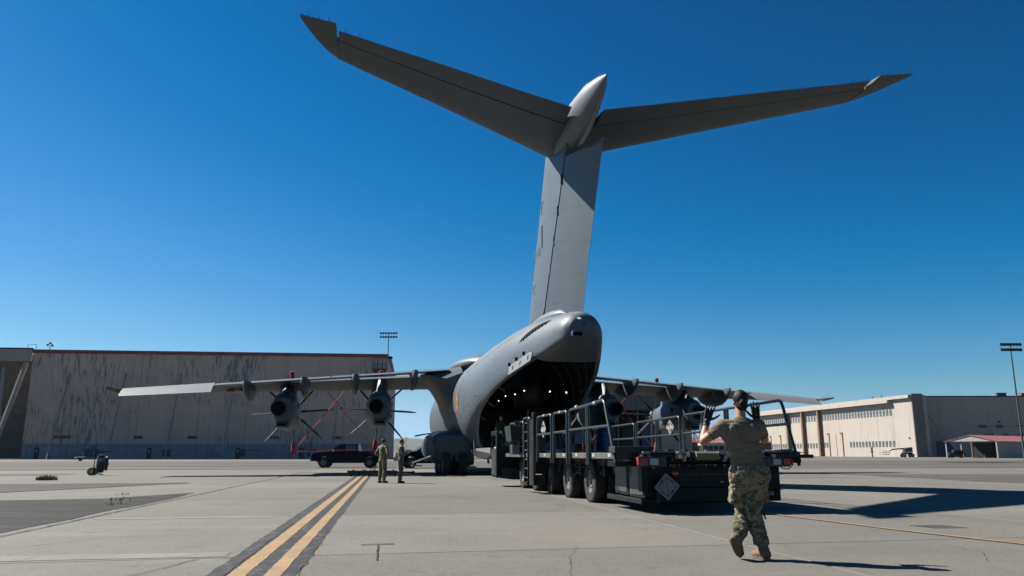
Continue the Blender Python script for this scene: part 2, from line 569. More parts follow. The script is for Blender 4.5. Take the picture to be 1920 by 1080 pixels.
# old pavement left of the apron
struct(sheet('old_concrete', [(-140, -52), wp_(-12.76, -52), wp_(-12.76, 49), (-140, 52)], -0.012, concrete))
def ragged(pts, amp=0.15, step=0.8):
    out = []
    for i, p in enumerate(pts):
        q = pts[(i + 1) % len(pts)]
        d = math.dist(p, q); n = max(1, int(d / step))
        for k in range(n):
            t = k / n
            x, y = p[0] + (q[0] - p[0]) * t, p[1] + (q[1] - p[1]) * t
            if k: x += random.uniform(-amp, amp); y += random.uniform(-amp, amp)
            out.append((x, y))
    return out
asphalt_m = mat('mottled_asphalt', (0.16, 0.15, 0.138), 0.92, var=0.15, scale=1.2, extra=asph_extra, bump=0.5, bscale=30, spec=0.2, k=.46)
struct(sheet('asphalt_verge', ragged([(-13.45, -52), (-12.85, -32), (-12.5, -23), (-12.55, -20.5), (-14.2, -23.4), (-60, -33), (-60, -52)], 0.06), -0.006, asphalt_d))
struct(sheet('asphalt_strip', ragged([(-18.8, -20.8), (-14.3, -12.3), (-14.6, -11.6), (-60, -14), (-60, -31), (-24, -24.4)], 0.12), -0.006, asphalt_m))
struct(sheet('asphalt_band', ragged([(-23.5, 1.6), (-45, -4), (-90, -12), (-90, 5.5), (-24, 5.5)], 0.2, 2), -0.006, asphalt_b))
struct(sheet('taxiway', [(-330, 12), (-13, 17), (80.2, 8), (330, 2), (330, 34), (80.2, 42), (-13, 50), (-330, 60)], 0.008, asphalt_b))
struct(sheet('taxiway_shoulder', ragged([(17.2, -20), (18.8, -4.5), (55, -12), (90, -18), (90, -36)], 0.2, 1.5), 0.008, asphalt_b))
struct(sheet('far_pavement', [(-330, 60.5), (330, 35), (330, 70), (-330, 95)], -0.03, asphalt_b))
struct(sheet('hangar_apron', [(-330, 95.5), (330, 70.5), (330, 230), (-330, 260)], -0.03, concrete))
# painted taxi lines
def strip(name, pts, w, z, m, parent):
    b = MB(); vs = []
    fine = []
    for i in range(len(pts) - 1):
        p, q = pts[i], pts[i + 1]; n = max(1, int(math.dist(p, q) / .18))
        fine += [(p[0] + (q[0] - p[0]) * k / n, p[1] + (q[1] - p[1]) * k / n) for k in range(n)]
    pts = fine + [pts[-1]]
    for i, p in enumerate(pts):
        a = pts[max(0, i - 1)]; c = pts[min(len(pts) - 1, i + 1)]
        t = Vector((c[0] - a[0], c[1] - a[1], 0)).normalized(); n_ = Vector((-t.y, t.x, 0))
        P = Vector((p[0], p[1], 0))
        for s_ in (-1, 1):
            q = P + n_ * (s_ * (w / 2 + random.uniform(-1, 1) * min(.012, w * .035) + (.015 if w > .5 else .0) * noise.noise(Vector((i * .11, s_ * 3, w)))))
            vs.append(A(q.x, q.y, z))
    fs = [(2 * i, 2 * i + 1, 2 * i + 3, 2 * i + 2) for i in range(len(pts) - 1)]
    b.add(vs, fs)
    return b.build(name, m, parent)
def lx(y, o): return -8.86 + o + (y + 37.94) * 0.0325
lines = struct(strip('taxi_line', [(lx(y, 0.13), y) for y in (-44, -30, -15, 0, 10, 35)], 0.84, 0.004, black_line, None))
strip('yellow_stripe', [(lx(y, 0.0), y) for y in (-44, -30, -15, 0, 10, 35)], 0.175, 0.008, yellow_line, lines)
strip('yellow_stripe', [(lx(y, 0.33), y) for y in (-44, -30, -15, 0, 10, 35)], 0.16, 0.008, yellow_line, lines)
l2 = struct(strip('apron_line', [(-0.12, -31.2), (0.1, -33.2), (0.21, -34.82), (0.42, -36.2), (0.75, -38.2), (1.3, -41)], 0.2, 0.004, black_line, None))
strip('yellow_stripe', [(-0.12, -31.2), (0.1, -33.2), (0.21, -34.82), (0.42, -36.2), (0.75, -38.2), (1.3, -41)], 0.11, 0.008, yellow_line, l2)
# crack along the left stripe and a T shaped patch scar
def crack(name, pts, w, z=0.0105, seg=0.25, amp=0.02):
    b = MB(); pp = []
    for i in range(len(pts) - 1):
        p, q = pts[i], pts[i + 1]; n = max(2, int(math.dist(p, q) / seg))
        for k in range(n):
            t = k / n
            pp.append((p[0] + (q[0] - p[0]) * t + random.uniform(-amp, amp), p[1] + (q[1] - p[1]) * t + random.uniform(-amp, amp)))
    pp.append(pts[-1])
    vs = []
    for i, p in enumerate(pp):
        a = pp[max(0, i - 1)]; c = pp[min(len(pp) - 1, i + 1)]
        t = Vector((c[0] - a[0], c[1] - a[1], 0)).normalized(); n_ = Vector((-t.y, t.x, 0))
        ww = w * random.uniform(0.4, 1.2)
        for s_ in (-1, 1):
            q = Vector((p[0], p[1], 0)) + n_ * (s_ * ww / 2); vs.append(A(q.x, q.y, z))
    b.add(vs, [(2 * i, 2 * i + 1, 2 * i + 3, 2 * i + 2) for i in range(len(pp) - 1)])
    return struct(b.build(name, joint_m))
crack('pavement_crack', [(-9.02, -40), (-8.94, -36.6), (-8.88, -34.5), (-8.8, -32)], 0.02)
crack('pavement_crack', [(-7.55, -37.1), (-7.5, -35.55)], 0.02, amp=.006)
crack('pavement_crack', [(-7.72, -35.55), (-7.3, -35.5)], 0.06, amp=.008)
crack('pavement_crack', [(-8.35, -40), (-8.28, -37.2), (-8.2, -34.6)], 0.012)
crack('pavement_crack', [(-10.2, -38.5), (-9.75, -37.6), (-9.45, -36.6)], 0.025)
crack('pavement_crack', [wp_(-12.74, y) for y in (-50, -36, -24, -10, 8)], 0.09, 0.004)
crack('pavement_crack', [(-14.6, -11.6), (-18.4, -19.8)], 0.12, 0.0)
crack('pavement_crack', [(-24, 2), (-45, -4)], 0.22, 0.0)
crack('pavement_crack', [(-5.9, -39), (-5.45, -37.2), (-5.1, -36.2)], 0.006)
for pts_, w_ in (([(-11.9, -35.2), (-11.2, -34.1), (-10.6, -33.8)], .012), ([(-4.1, -30.2), (-3.4, -29.1), (-3.3, -27.6)], .012), ([(-7.2, -33.6), (-6.6, -33.2), (-6.1, -33.3)], .009), ([(-1.2, -38.4), (-.6, -37.6), (-.5, -36.8)], .008), ([(-16.5, -24), (-18, -26.5), (-21, -27.5)], .05), ([(-14.5, -25.2), (-16.8, -27.2), (-17.1, -30)], .05)):
    crack('pavement_crack', pts_, w_, .003, .12, .015)
# pale repair bands across the slabs
pale = mat('pale_joint_sealant', (0.40, 0.385, 0.355), 0.9, var=0.15, scale=2, extra=worn((0.31, 0.295, 0.27)), spec=0.2)
struct(sheet('pale_repair_band', ragged([(-12.3, -30.75), (-9.2, -30.75), (-9.2, -30.42), (-12.3, -30.42)], 0.03, 0.3), 0.004, pale))
struct(sheet('pale_repair_band', ragged([(-14.5, -36.42), (-9.2, -36.42), (-9.2, -36.0), (-14.5, -35.9)], 0.04, 0.3), 0.004, pale))
rustb = mat('dark_oil_patch', (0.1, 0.095, 0.09), 0.8, var=0.25, scale=3, spec=0.3)
struct(sheet('tar_patch', ragged([(0.9, -34.3), (1.45, -34.35), (1.5, -34.9), (0.95, -34.85)], 0.02, 0.2), 0.004, rustb))
# dry tufts
def tuft(px, py, r, h, n, label, m=grass_m):
    b = MB()
    for k in range(n):
        a = random.uniform(0, 2 * PI); d = r * math.sqrt(random.random())
        x, y = d * math.cos(a), d * math.sin(a)
        hh = h * random.uniform(0.4, 1.0) * (1 - 0.4 * d / r)
        lean = Vector((random.uniform(-1, 1), random.uniform(-1, 1), 0)) * hh * 0.6
        w_ = 0.012
        s_ = Vector((math.cos(a * 3), math.sin(a * 3), 0)) * w_
        base = Vector((x, y, 0))
        b.add([base - s_, base + s_, base + lean * 0.5 + s_ * 0.7 + Vector((0, 0, hh * 0.6)), base + lean * 0.5 - s_ * 0.7 + Vector((0, 0, hh * 0.6)), base + lean + Vector((0, 0, hh))],
              [(0, 1, 2, 3), (3, 2, 4)])
    o = b.build('grass_tuft', m)
    o.location = A(px, py, -0.01)
    tag(o, label, 'weed'); o['kind'] = 'stuff'
gg = mat('weed_green', (0.3, 0.28, 0.15), 0.9, var=0.3, scale=4, spec=0.1)
tuft(-21.3, -7.2, 0.42, 0.32, 420, 'round tuft of dry yellow grass on pale concrete left of the apron')
tuft(-13.15, -26.2, 0.25, 0.12, 14, 'sparse weeds in the dark asphalt, nearer the left picture edge', gg)
tuft(-13.6, -24.4, 0.3, 0.16, 16, 'sparse green weeds on dark asphalt beside the concrete edge', gg)
tuft(-14.3, -21.5, 0.2, 0.12, 10, 'small dark weed tuft where two asphalt patches meet', gg)
# distant field and hills
def terrain(name, x0, x1, nx, y0, y1, ny, fn, m):
    b = MB(); vs = []
    for j in range(ny + 1):
        for i in range(nx + 1):
            x = x0 + (x1 - x0) * i / nx; y = y0 + (y1 - y0) * j / ny
            vs.append((x, y, fn(x, y)))
    b.add(vs, [(j * (nx + 1) + i, j * (nx + 1) + i + 1, (j + 1) * (nx + 1) + i + 1, (j + 1) * (nx + 1) + i) for j in range(ny) for i in range(nx)])
    return struct(b.build(name, m, smooth=60))
def fld(x, y):
    t = max(0, (y - 320) / 1700)
    return -0.2 + 13 * min(t, 1) ** 1.0 + noise.noise(Vector((x / 90, y / 160, 0))) * 1.5 * min(1, t * 6)
terrain('grass_field', -1600, 1600, 80, 318, 2020, 30, fld, grass_m)
def hillf(x, y):
    t = (y - 5500) / 2800
    e = math.sin(PI * min(max(t, 0), 1) * 0.8)
    h = 138 + 40 * noise.noise(Vector((x / 1000 + 3.1, y / 1500, 0.3))) + 24 * noise.noise(Vector((x / 300, y / 360, 1.3)))
    return -5 + h * e + noise.noise(Vector((x / 160, y / 160, 5))) * 14 * e
terrain('hills', -5200, 5200, 200, 5500, 8300, 34, hillf, hill_m)
terrain('valley_floor', -5800, 5800, 10, 2000, 5700, 4, lambda x, y: 0.5, grass_m)
# ================================================================== AIRCRAFT
air = thing('transport_aircraft', 'large grey four-propeller T-tail military transport aircraft with its rear cargo ramp open', 'aircraft', AO, PSI)
ST = [  # y, half width, top z, mid z, bottom z, opening edge z (None = closed)
    (21.6, .06, 2.75, 2.7, 2.6, None), (21.2, .7, 3.25, 2.7, 1.95, None), (20.2, 1.45, 4.1, 2.85, 1.5, None), (18.4, 2.15, 5.45, 3.3, 1.2, None), (16, 2.65, 6.3, 3.65, 1.06, None),
    (13, 2.8, 6.6, 3.8, 1.03, None), (9, 2.82, 6.67, 3.85, 1.03, None), (4, 2.82, 6.67, 3.85, 1.03, None), (0, 2.82, 6.67, 3.85, 1.03, None), (-2, 2.82, 6.68, 3.85, 1.03, None), (-3.6, 2.82, 6.7, 3.86, 1.05, None)]
AFT = [(-3.9, 2.82, 6.7, 3.88, 1.1, 1.32), (-5.5, 2.81, 6.72, 3.92, 1.45, 1.9), (-7.5, 2.74, 6.74, 3.95, 2.1, 2.58), (-9.2, 2.62, 6.76, 4.05, 2.65, 3.15), (-11.5, 2.33, 6.76, 4.4, 3.35, 3.8), (-13.0, 2.1, 6.73, 4.62, 3.75, 4.12), (-14.2, 1.87, 6.68, 4.78, 4.0, 4.36), (-15.9, 1.47, 6.55, 4.98, 4.4, 4.66), (-16.5, 1.32, 6.5, 5.04, 4.54, 4.75)]
TAIL = [(-16.5, 1.32, 6.5, 5.04, 4.6, None), (-17.6, 1.03, 6.38, 5.24, 4.86, None), (-18.2, .86, 6.28, 5.4, 5.0, None), (-18.5, .73, 6.2, 5.46, 5.08, None), (-18.68, .55, 6.08, 5.56, 5.25, None), (-18.77, .38, 5.93, 5.64, 5.44, None), (-18.8, .03, 5.74, 5.7, 5.66, None)]
def ELOW(y): return 2.2 + 2.2 * min(1, max(0, (-3.6 - y) / 11))
def secpt(s_, a):
    y, hw, zt, zm, zb = s_[:5]
    c, sn = math.sin(a), -math.cos(a)      # a=0 bottom, pi/2 starboard, pi top
    e = 2.0 if sn > 0 else ELOW(y)
    x = hw * math.copysign(abs(c) ** (2 / e), c)
    z = zm + (zt - zm) * abs(sn) ** (2 / e) if sn > 0 else zm - (zm - zb) * abs(sn) ** (2 / e)
    return Vector((x, y, z))
def sec_at(y):
    allst = ST + AFT + TAIL[1:]
    for i in range(len(allst) - 1):
        a, b = allst[i], allst[i + 1]
        if a[0] >= y >= b[0]:
            t = (a[0] - y) / (a[0] - b[0] + 1e-9)
            return [y] + [a[k] + (b[k] - a[k]) * t for k in range(1, 5)]
    return list(allst[-1][:5])
def a_edge(s_):
    if s_[5] is None: return 0.0
    zm, zb, ze = s_[3], s_[4], s_[5]
    k = (zm - ze) / (zm - zb)
    return math.acos(min(1, k ** (ELOW(s_[0]) / 2)))
NR = 64
def ring(s_, a0=0.0, n=NR, shrink=0.0):
    out = []
    y, hw, zt, zm, zb = s_[:5]
    s2 = (y, hw - shrink, zt - shrink, zm, zb + (shrink if s_[5] is None else 0))
    for k in range(n):
        a = a0 + (2 * PI - 2 * a0) * k / (n - 1) if a0 > 0 else 2 * PI * k / (n - 1)
        out.append(secpt(s2, a))
    return out
def densify(sts, n=3):
    out = []
    for i in range(len(sts) - 1):
        a, b = sts[i], sts[i + 1]
        p = sts[max(0, i - 1)]; q = sts[min(len(sts) - 1, i + 2)]
        for k in range(n):
            t = k / n; row = []
            for c in range(6):
                if a[c] is None or b[c] is None: row.append(a[c]); continue
                p_ = p[c] if p[c] is not None else a[c]; q_ = q[c] if q[c] is not None else b[c]
                if c == 0: row.append(a[0] + (b[0] - a[0]) * t)
                else:
                    m1 = (b[c] - p_) / max(1e-6, abs(b[0] - p[0])) * abs(b[0] - a[0]); m2 = (q_ - a[c]) / max(1e-6, abs(q[0] - a[0])) * abs(b[0] - a[0])
                    h = (2 * t**3 - 3 * t**2 + 1) * a[c] + (t**3 - 2 * t**2 + t) * m1 + (-2 * t**3 + 3 * t**2) * b[c] + (t**3 - t**2) * m2
                    row.append(h)
            out.append(tuple(row))
    out.append(tuple(sts[-1]))
    return out
fu = MB()
fu.loft([ring(s_) for s_ in densify(ST, 2)], caps=False, closed=False)
aft = densify([ST[-1][:5] + (1.05 + 0.001,)] + AFT, 3)
fo = [ring(s_, max(a_edge(s_), 0.004)) for s_ in aft]
fu.loft(fo, caps=False, closed=False)
fu.loft([ring(s_) for s_ in densify(TAIL, 3)], caps=False, closed=False)
# door frame lip joining outer skin and inner lining
fi = [ring(s_[:5] + (s_[5],), max(a_edge(s_), 0.004), NR, 0.17) for s_ in aft]
for side in (0, -1):
    vs = []; 
    for o_, i_ in zip(fo, fi): vs += [o_[side], i_[side]]
    fu.add(vs, [(2 * k, 2 * k + 1, 2 * k + 3, 2 * k + 2) for k in range(len(fo) - 1)])
fus = fu.build('fuselage', paint, air, smooth=45)
# rounded bulkhead under the tail where the door has swung up
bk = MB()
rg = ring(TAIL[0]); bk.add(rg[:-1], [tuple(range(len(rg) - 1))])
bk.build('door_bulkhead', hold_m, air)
# cargo hold lining
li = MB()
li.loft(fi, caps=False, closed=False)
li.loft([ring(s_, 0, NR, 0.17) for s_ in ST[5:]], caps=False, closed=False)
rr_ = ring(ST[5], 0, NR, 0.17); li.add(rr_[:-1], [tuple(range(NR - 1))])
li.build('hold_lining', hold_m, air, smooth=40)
fr = MB()
for yy in [12, 10, 8, 6, 4, 2, 0, -2, -4, -6, -8, -10, -12]:
    s_ = sec_at(yy)
    a0 = 0.75
    pts = [secpt((yy, s_[1] - .22, s_[2] - .22, s_[3], s_[4] + .2), a0 + (2 * PI - 2 * a0) * k / 30) for k in range(31)]
    fr.tube(pts, 0.05, 4)
fr.build('hold_frames', mat('hold_frame_metal', (0.035, 0.036, 0.037), 0.7, var=0.3), air)
fl = MB(); fl.b2((-2.0, -3.9, 1.2), (2.0, 13, 1.34)); fl.build('hold_floor', dsteel, air)
for k, (x, y, z) in enumerate([(1.54, 8.7, 4.75), (1.3, 4.6, 4.78), (1.55, 2.6, 4.76), (1.52, -.4, 4.75), (1.55, -6.8, 4.22), (1.48, -10.4, 3.9)]):
    b = MB(); b.ell((0, 0, 0), (.03, .03, .03), n=8, m=5)
    o = b.build('hold_lamp', lamp_e, air, loc=(x, y, z))
ar = MB(); ar.tube([(0.62, -3.6, 1.35), (0.62, -3.6, 4.2)], 0.02, 6); ar.build('hold_pole', railm, air)
ar = MB(); ar.tube([(-1.95, -2.6, 1.3), (-1.95, -2.6, 2.7)], 0.05, 8)
ar.build('hold_pole', railm, air)
# ramp lowered level with the loader
rp = MB()
prof = [(-3.9, 1.33), (-9.6, 1.16), (-9.9, 1.10), (-9.6, 1.02), (-7.5, .86), (-5.2, .93), (-3.9, 1.06)]
rp.prism(prof, 0, -1.95, 1.95)
ramp_o = rp.build('cargo_ramp', paint_d, air, bevel=.02)
rs = MB()
for s_ in (-1, 1):
    rs.b2((s_ * 1.8, -9.5, 1.17), (s_ * 1.93, -4, 1.40))
rs.m = 0
rs.b2((-1.6, -9.1, 1.17), (-.5, -6.9, 1.3)); rs.b2((.5, -9.1, 1.17), (1.6, -6.9, 1.3))
rs.build('ramp_tread_plate', paint_l, ramp_o)
for x, y in ((-1.7, -9.3), (-1.2, -9.0), (-.2, -9.2), (1.0, -9.1), (-1.5, -6.2)):
    rs = MB(); rs.tube([(x, y, 1.0), (x + .05, y, .62)], .03, 6); rs.box((x, y + .05, .8), (.09, .05, .25)); rs.build('ramp_latch', dsteel, ramp_o)
b = MB(); b.tube([(-1.98, -4.7, 1.3), (-1.98, -4.3, 2.75)], .055, 8)
b.build('ramp_strut', mat('strut_pale_blue', (0.3, 0.42, 0.52), .4, .3), air)
b = MB(); b.tube([(-1.75, -5.9, 1.25), (-1.75, -5.2, 3.35)], .06, 8); b.build('ramp_strut', dsteel, air)
b = MB(); b.tube([(1.9, -7.5, 1.2), (2.1, -5.2, 3.0)], .05, 8); b.build('ramp_strut', dsteel, air)
b = MB(); b.tube([(2.0, -8.2, 1.2), (2.05, -6.2, 2.6)], .035, 8)
b.build('ramp_strut', dsteel, air)
# belly strakes beside the opening
for sgn in (-1,):
    b = MB()
    pts = [(-14.5, 4.25), (-16.6, 4.62), (-16.65, 4.92), (-16.3, 4.97), (-14.4, 4.62)]
    hw = [2.1, 1.62, 1.55, 1.6, 2.04]
    off = 0.1
    a_ = [Vector((sgn * (h * 0.99 - .12), p[0], p[1])) for p, h in zip(pts, hw)]
    # a thin outward-leaning plate
    c_ = [v + Vector((sgn * .05, 0, .0)) for v in a_]
    b.add(a_ + c_, [(0, 1, 2, 3, 4), (9, 8, 7, 6, 5)] + [(i, (i + 1) % 5, 5 + (i + 1) % 5, 5 + i) for i in range(5)])
    so = b.build('strake', paint_l, air)
    for k in range(3):
        h = MB(); t = .12 + .34 * k
        y = -14.5 - 2.1 * t; x = 2.06 - .45 * t
        h.box((sgn * (x + .0), y, 4.6 + .42 * t), (.1, .06, .14)); h.build('hinge', dark, so)
# surface decals on the skin
def skin(y, a, off=0.012):
    s_ = sec_at(y); p = secpt(s_, a)
    c = Vector((0, y, s_[3])); n_ = (p - c).normalized()
    return p + n_ * off
def side_patch(name, y0, r, a0, m, sgn=-1, off=.012, inner=0.0, n=40, parent=air, sy=1.0):
    b = MB(); R0 = sec_at(y0)[1]; ca = PI * 1.5 if sgn < 0 else PI / 2
    ring_o = []; ring_i = []
    for k in range(n):
        t = 2 * PI * k / n
        for rr, lst in ((r, ring_o), (inner, ring_i)):
            lst.append(skin(y0 + rr * math.cos(t) * sy, ca + a0 + sgn * -1 * rr * math.sin(t) / R0, off))
    if inner <= 0: b.add(ring_o, [tuple(range(n))])
    else: b.add(ring_o + ring_i, [(k, (k + 1) % n, n + (k + 1) % n, n + k) for k in range(n)])
    return b.build(name, m, parent)
ro = side_patch('roundel', -3.7, .5, .02, orange_m, inner=.3)
side_patch('roundel_ring', -3.7, .3, .02, yellow_p, inner=.14, parent=ro)
side_patch('roundel_centre', -3.7, .14, .02, black_p, parent=ro)
# dark intake slot on the upper port side of the tail
b = MB(); up_ = []; lo_ = []
for k in range(15):
    t = k / 14; y = -14.9 - 2.2 * t
    am = PI * 1.5 - .42 - .42 * t; wd = .17 * math.sin(PI * min(1, .08 + t * .95)) ** .6
    up_.append(skin(y, am - wd, .02)); lo_.append(skin(y + .12, am + wd * .4, .02))
b.add(up_ + lo_, [(k, k + 1, 15 + k + 1, 15 + k) for k in range(14)])
b.build('vent_scoop', dark, air)
for k in range(8):
    t = .12 + .1 * k; y = -14.9 - 2.2 * t; am = PI * 1.5 - .42 - .42 * t
    b = MB(); b.box(skin(y, am + .03, .03), (.05, .06, .07)); b.build('vent_tooth', paint_d, air)
b = MB(); b.box(skin(1.8, PI * 1.5 - .55, .02), (.05, .25, .45)); b.build('emergency_light', dark, air)
# lamp and sensor under the tail tip
b = MB(); b.ell((-.16, -18.72, 5.93), (.09, .08, .05)); b.build('tail_lamp', mat('tail_lamp_lens', (0.8, .85, .9), .08, emit=((.8, .9, 1), .15)), air)
b = MB(); b.bevbox((-.24, -18.6, 5.36), (.46, .5, .22), .06); sn = b.build('sensor_housing', paint, air, smooth=30)
b = MB(); b.bevbox((-.24, -18.84, 5.35), (.32, .08, .13), .03); b.build('sensor_window', dark, sn)
# panel seams of the rear fuselage, slightly proud cover strips
b = MB()
for (ya, aa, yb, ab) in ((-5, PI * 1.5 - .5, -15, PI * 1.5 - .72), (-4.2, PI * 1.5 + .62, -10, PI * 1.5 + .35)):
    pts = [skin(ya + (yb - ya) * k / 20, aa + (ab - aa) * k / 20, .004) for k in range(21)]
    b.tube(pts, .009, 4)
for yy in (-2.2, -4.4):
    b.tube([skin(yy, PI * 1.05 + k * .06, .003) for k in range(26)], .009, 4)
b.build('skin_seam', paint_d, air)

# ---------------------------------------------------------------- fin
def airfoil(c_le, c_te, t, n=10, nose=0.3):
    """closed outline: list of (chord position 0..1, half thickness factor)"""
    out = []
    for k in range(n + 1):
        x = (1 - math.cos(PI * k / n)) / 2
        out.append((x, 5 * (0.2969 * math.sqrt(x) - 0.126 * x - 0.3516 * x * x + 0.2843 * x**3 - 0.1036 * x**4)))
    return out
AFP = airfoil(0, 1, 1)
def aring(le, te, thick, cut=(0, 1), n=12, taper_le=True):
    # section as offsets: returns list of (y, h) from LE to TE over the top and back under; cut = chord fraction range
    top = []
    for k in range(n + 1):
        x = cut[0] + (cut[1] - cut[0]) * (1 - math.cos(PI * k / n)) / 2
        h = 5 * (0.2969 * math.sqrt(x) - 0.126 * x - 0.3516 * x * x + 0.2843 * x**3 - 0.1036 * x**4) * thick
        top.append((le + (te - le) * x, max(h, 0.006)))
    return [(y, h) for y, h in top] + [(y, -h) for y, h in reversed(top)]
def fLE(z): return -10.1 - .49 * (z - 7.3)
def fHI(z): return -14.16 - .613 * (z - 6.9)
def fTE(z): return -18.47 - .572 * (z - 6.26)
b = MB(); rings = []
for z in (5.9, 7.2, 8.6, 10, 11.4, 12.8, 13.9):
    le, te = fLE(z), fTE(z); cut = (fHI(z) - le) / (te - le)
    if z == 5.9: le += .9
    rings.append([Vector((h, y, z)) for y, h in aring(le, te, .95 - .028 * (z - 6), (0, cut - .004))])
b.loft(rings)
fin = b.build('fin', paint, air, smooth=30)
b = MB(); rings = []
for z in (6.62, 8, 9.5, 11, 12.2, 12.55):
    le, te = fLE(z), fTE(z); cut = (fHI(z) - le) / (te - le)
    z2 = z
    rings.append([Vector((h, y, z2 + (.35 * (fHI(z) - y) / 4 if z < 7 else 0) * -1 + (-.12 * (fHI(z) - y) if z == 12.55 else 0))) for y, h in aring(le, te, .95 - .028 * (z - 6), (cut + .012, 1))])
b.loft(rings)
# rudder put over: turned about its hinge line and a little shorter in chord
ang_ = R(5.5)
for i, v in enumerate(b.v):
    z = v[2]; hy = fHI(z); dy = (v[1] - hy) * .74; dx = v[0]
    b.v[i] = (dx * math.cos(ang_) - dy * math.sin(ang_), hy + dx * math.sin(ang_) + dy * math.cos(ang_), z)
rud = b.build('rudder', paint, air, smooth=30)
b = MB()
for z in (7.4, 8.5, 9.6, 10.7, 11.8):
    b.box((-.33, fHI(z) + .0, z), (.12, .12, .34))
    b.box((.33, fHI(z) + .0, z), (.12, .12, .34))
b.build('rudder_hinge', paint_d, air)
b = MB(); b.box((0, -13.9, 9.75), (.12, .12, 1)); 
# small blade aerial on the leading edge
b = MB(); b.prism([(fLE(12.1) + .02, 12.0), (fLE(12.1) + .5, 12.08), (fLE(12.1) + .5, 12.2), (fLE(12.1) - .0, 12.22)], 0, -.05, .05)
b.build('antenna', paint_d, air)
# fairing at the fin root
b = MB(); b.ell((0, -13.0, 6.55), (.6, 3.3, .48), n=20, m=12); b.build('fin_fairing', paint, air, smooth=60)
# fin serial, very faint
def text(body, size, m, parent, M, name='lettering', align='CENTER'):
    c = bpy.data.curves.new('t', 'FONT'); c.body = body; c.size = size; c.align_x = align; c.extrude = .002
    t = bpy.data.objects.new('t', c); COL.objects.link(t)
    dg = bpy.context.evaluated_depsgraph_get()
    me = bpy.data.meshes.new_from_object(t.evaluated_get(dg))
    bpy.data.objects.remove(t); bpy.data.curves.remove(c)
    me.name = name; me.materials.clear(); me.materials.append(m)
    o = bpy.data.objects.new(name, me); COL.objects.link(o)
    o.parent = parent; o.matrix_local = M
    return o
faint = mat('faint_grey_lettering', (0.17, 0.185, 0.2), .5, var=.05)
# text lies on the port side: local x -> aft (-y), local y -> up
def port_M(x, y, z, slope=0):
    return Matrix(((0, 0, -1, x), (-1, 0, 0, y), (0, 1, 0, z), (0, 0, 0, 1)))
text('CT-02', .55, faint, fin, port_M(-.435, -12.9, 9.6))
# access panels, stencils and drain marks on the port side
stm = mat('stencil_dark_grey', (.06, .065, .07), .6)
for y, z, w_, h_ in ((-13.9, 9.8, .1, 1.0), (-12.2, 8.1, .5, .35), (-13.6, 11.4, .35, .5), (-11.7, 9.6, .3, .22)):
    t_ = (fLE(z) - y) / (fLE(z) - fTE(z)); hh = 5 * (0.2969 * math.sqrt(t_) - 0.126 * t_ - 0.3516 * t_**2 + 0.2843 * t_**3 - 0.1036 * t_**4) * (.95 - .028 * (z - 6))
    b = MB(); x = -hh - .004
    for p, q in (((y, z), (y - w_, z)), ((y - w_, z), (y - w_, z + h_)), ((y - w_, z + h_), (y, z + h_)), ((y, z + h_), (y, z))):
        b.tube([(x, p[0], p[1]), (x, q[0], q[1])], .012, 4)
    b.build('access_panel', stm, fin)
for y, a_, r_ in ((-6.2, .15, .16), (-8.4, -.2, .12), (-10.6, .1, .14), (-12.4, -.25, .1), (-2.6, .5, .18), (-5.0, -.45, .2), (-14.6, -.1, .1), (1.2, -.2, .14), (-7.4, .42, .1)):
    side_patch('access_cover', y, r_, a_, stm, inner=r_ * .86, off=.008)
for k in range(9):
    y = -3.2 - k * .75; b = MB(); p = skin(y, PI * 1.5 + .3 - .03 * k, .01); b.box(p, (.02, .16, .03)); b.build('stencil_mark', stm, fus)
# ---------------------------------------------------------------- bullet fairing
b = MB(); rings = []
for y, r_, zc, hz in ((-13.6, .03, 13.9, .03), (-13.9, .2, 13.9, .28), (-14.6, .38, 13.85, .5), (-15.8, .52, 13.75, .72), (-17, .62, 13.68, .88), (-18.8, .56, 13.72, .86), (-20.2, .42, 13.78, .7), (-21.4, .24, 13.76, .38), (-22.2, .03, 13.78, .05)):
    rings.append([Vector((r_ * math.copysign(abs(math.cos(2 * PI * k / 28)) ** 1.35, math.cos(2 * PI * k / 28)), y, zc + hz * math.copysign(abs(math.sin(2 * PI * k / 28)) ** 1.1, math.sin(2 * PI * k / 28)))) for k in range(28)])
b.loft(rings)
b.build('bullet_fairing', mat('fairing_sunlit_grey', (.3, .33, .36), .45, var=.06, scale=.8, spec=.3), air, smooth=50)  # paler than the airframe paint: sunlit tone of the upper face in the colour
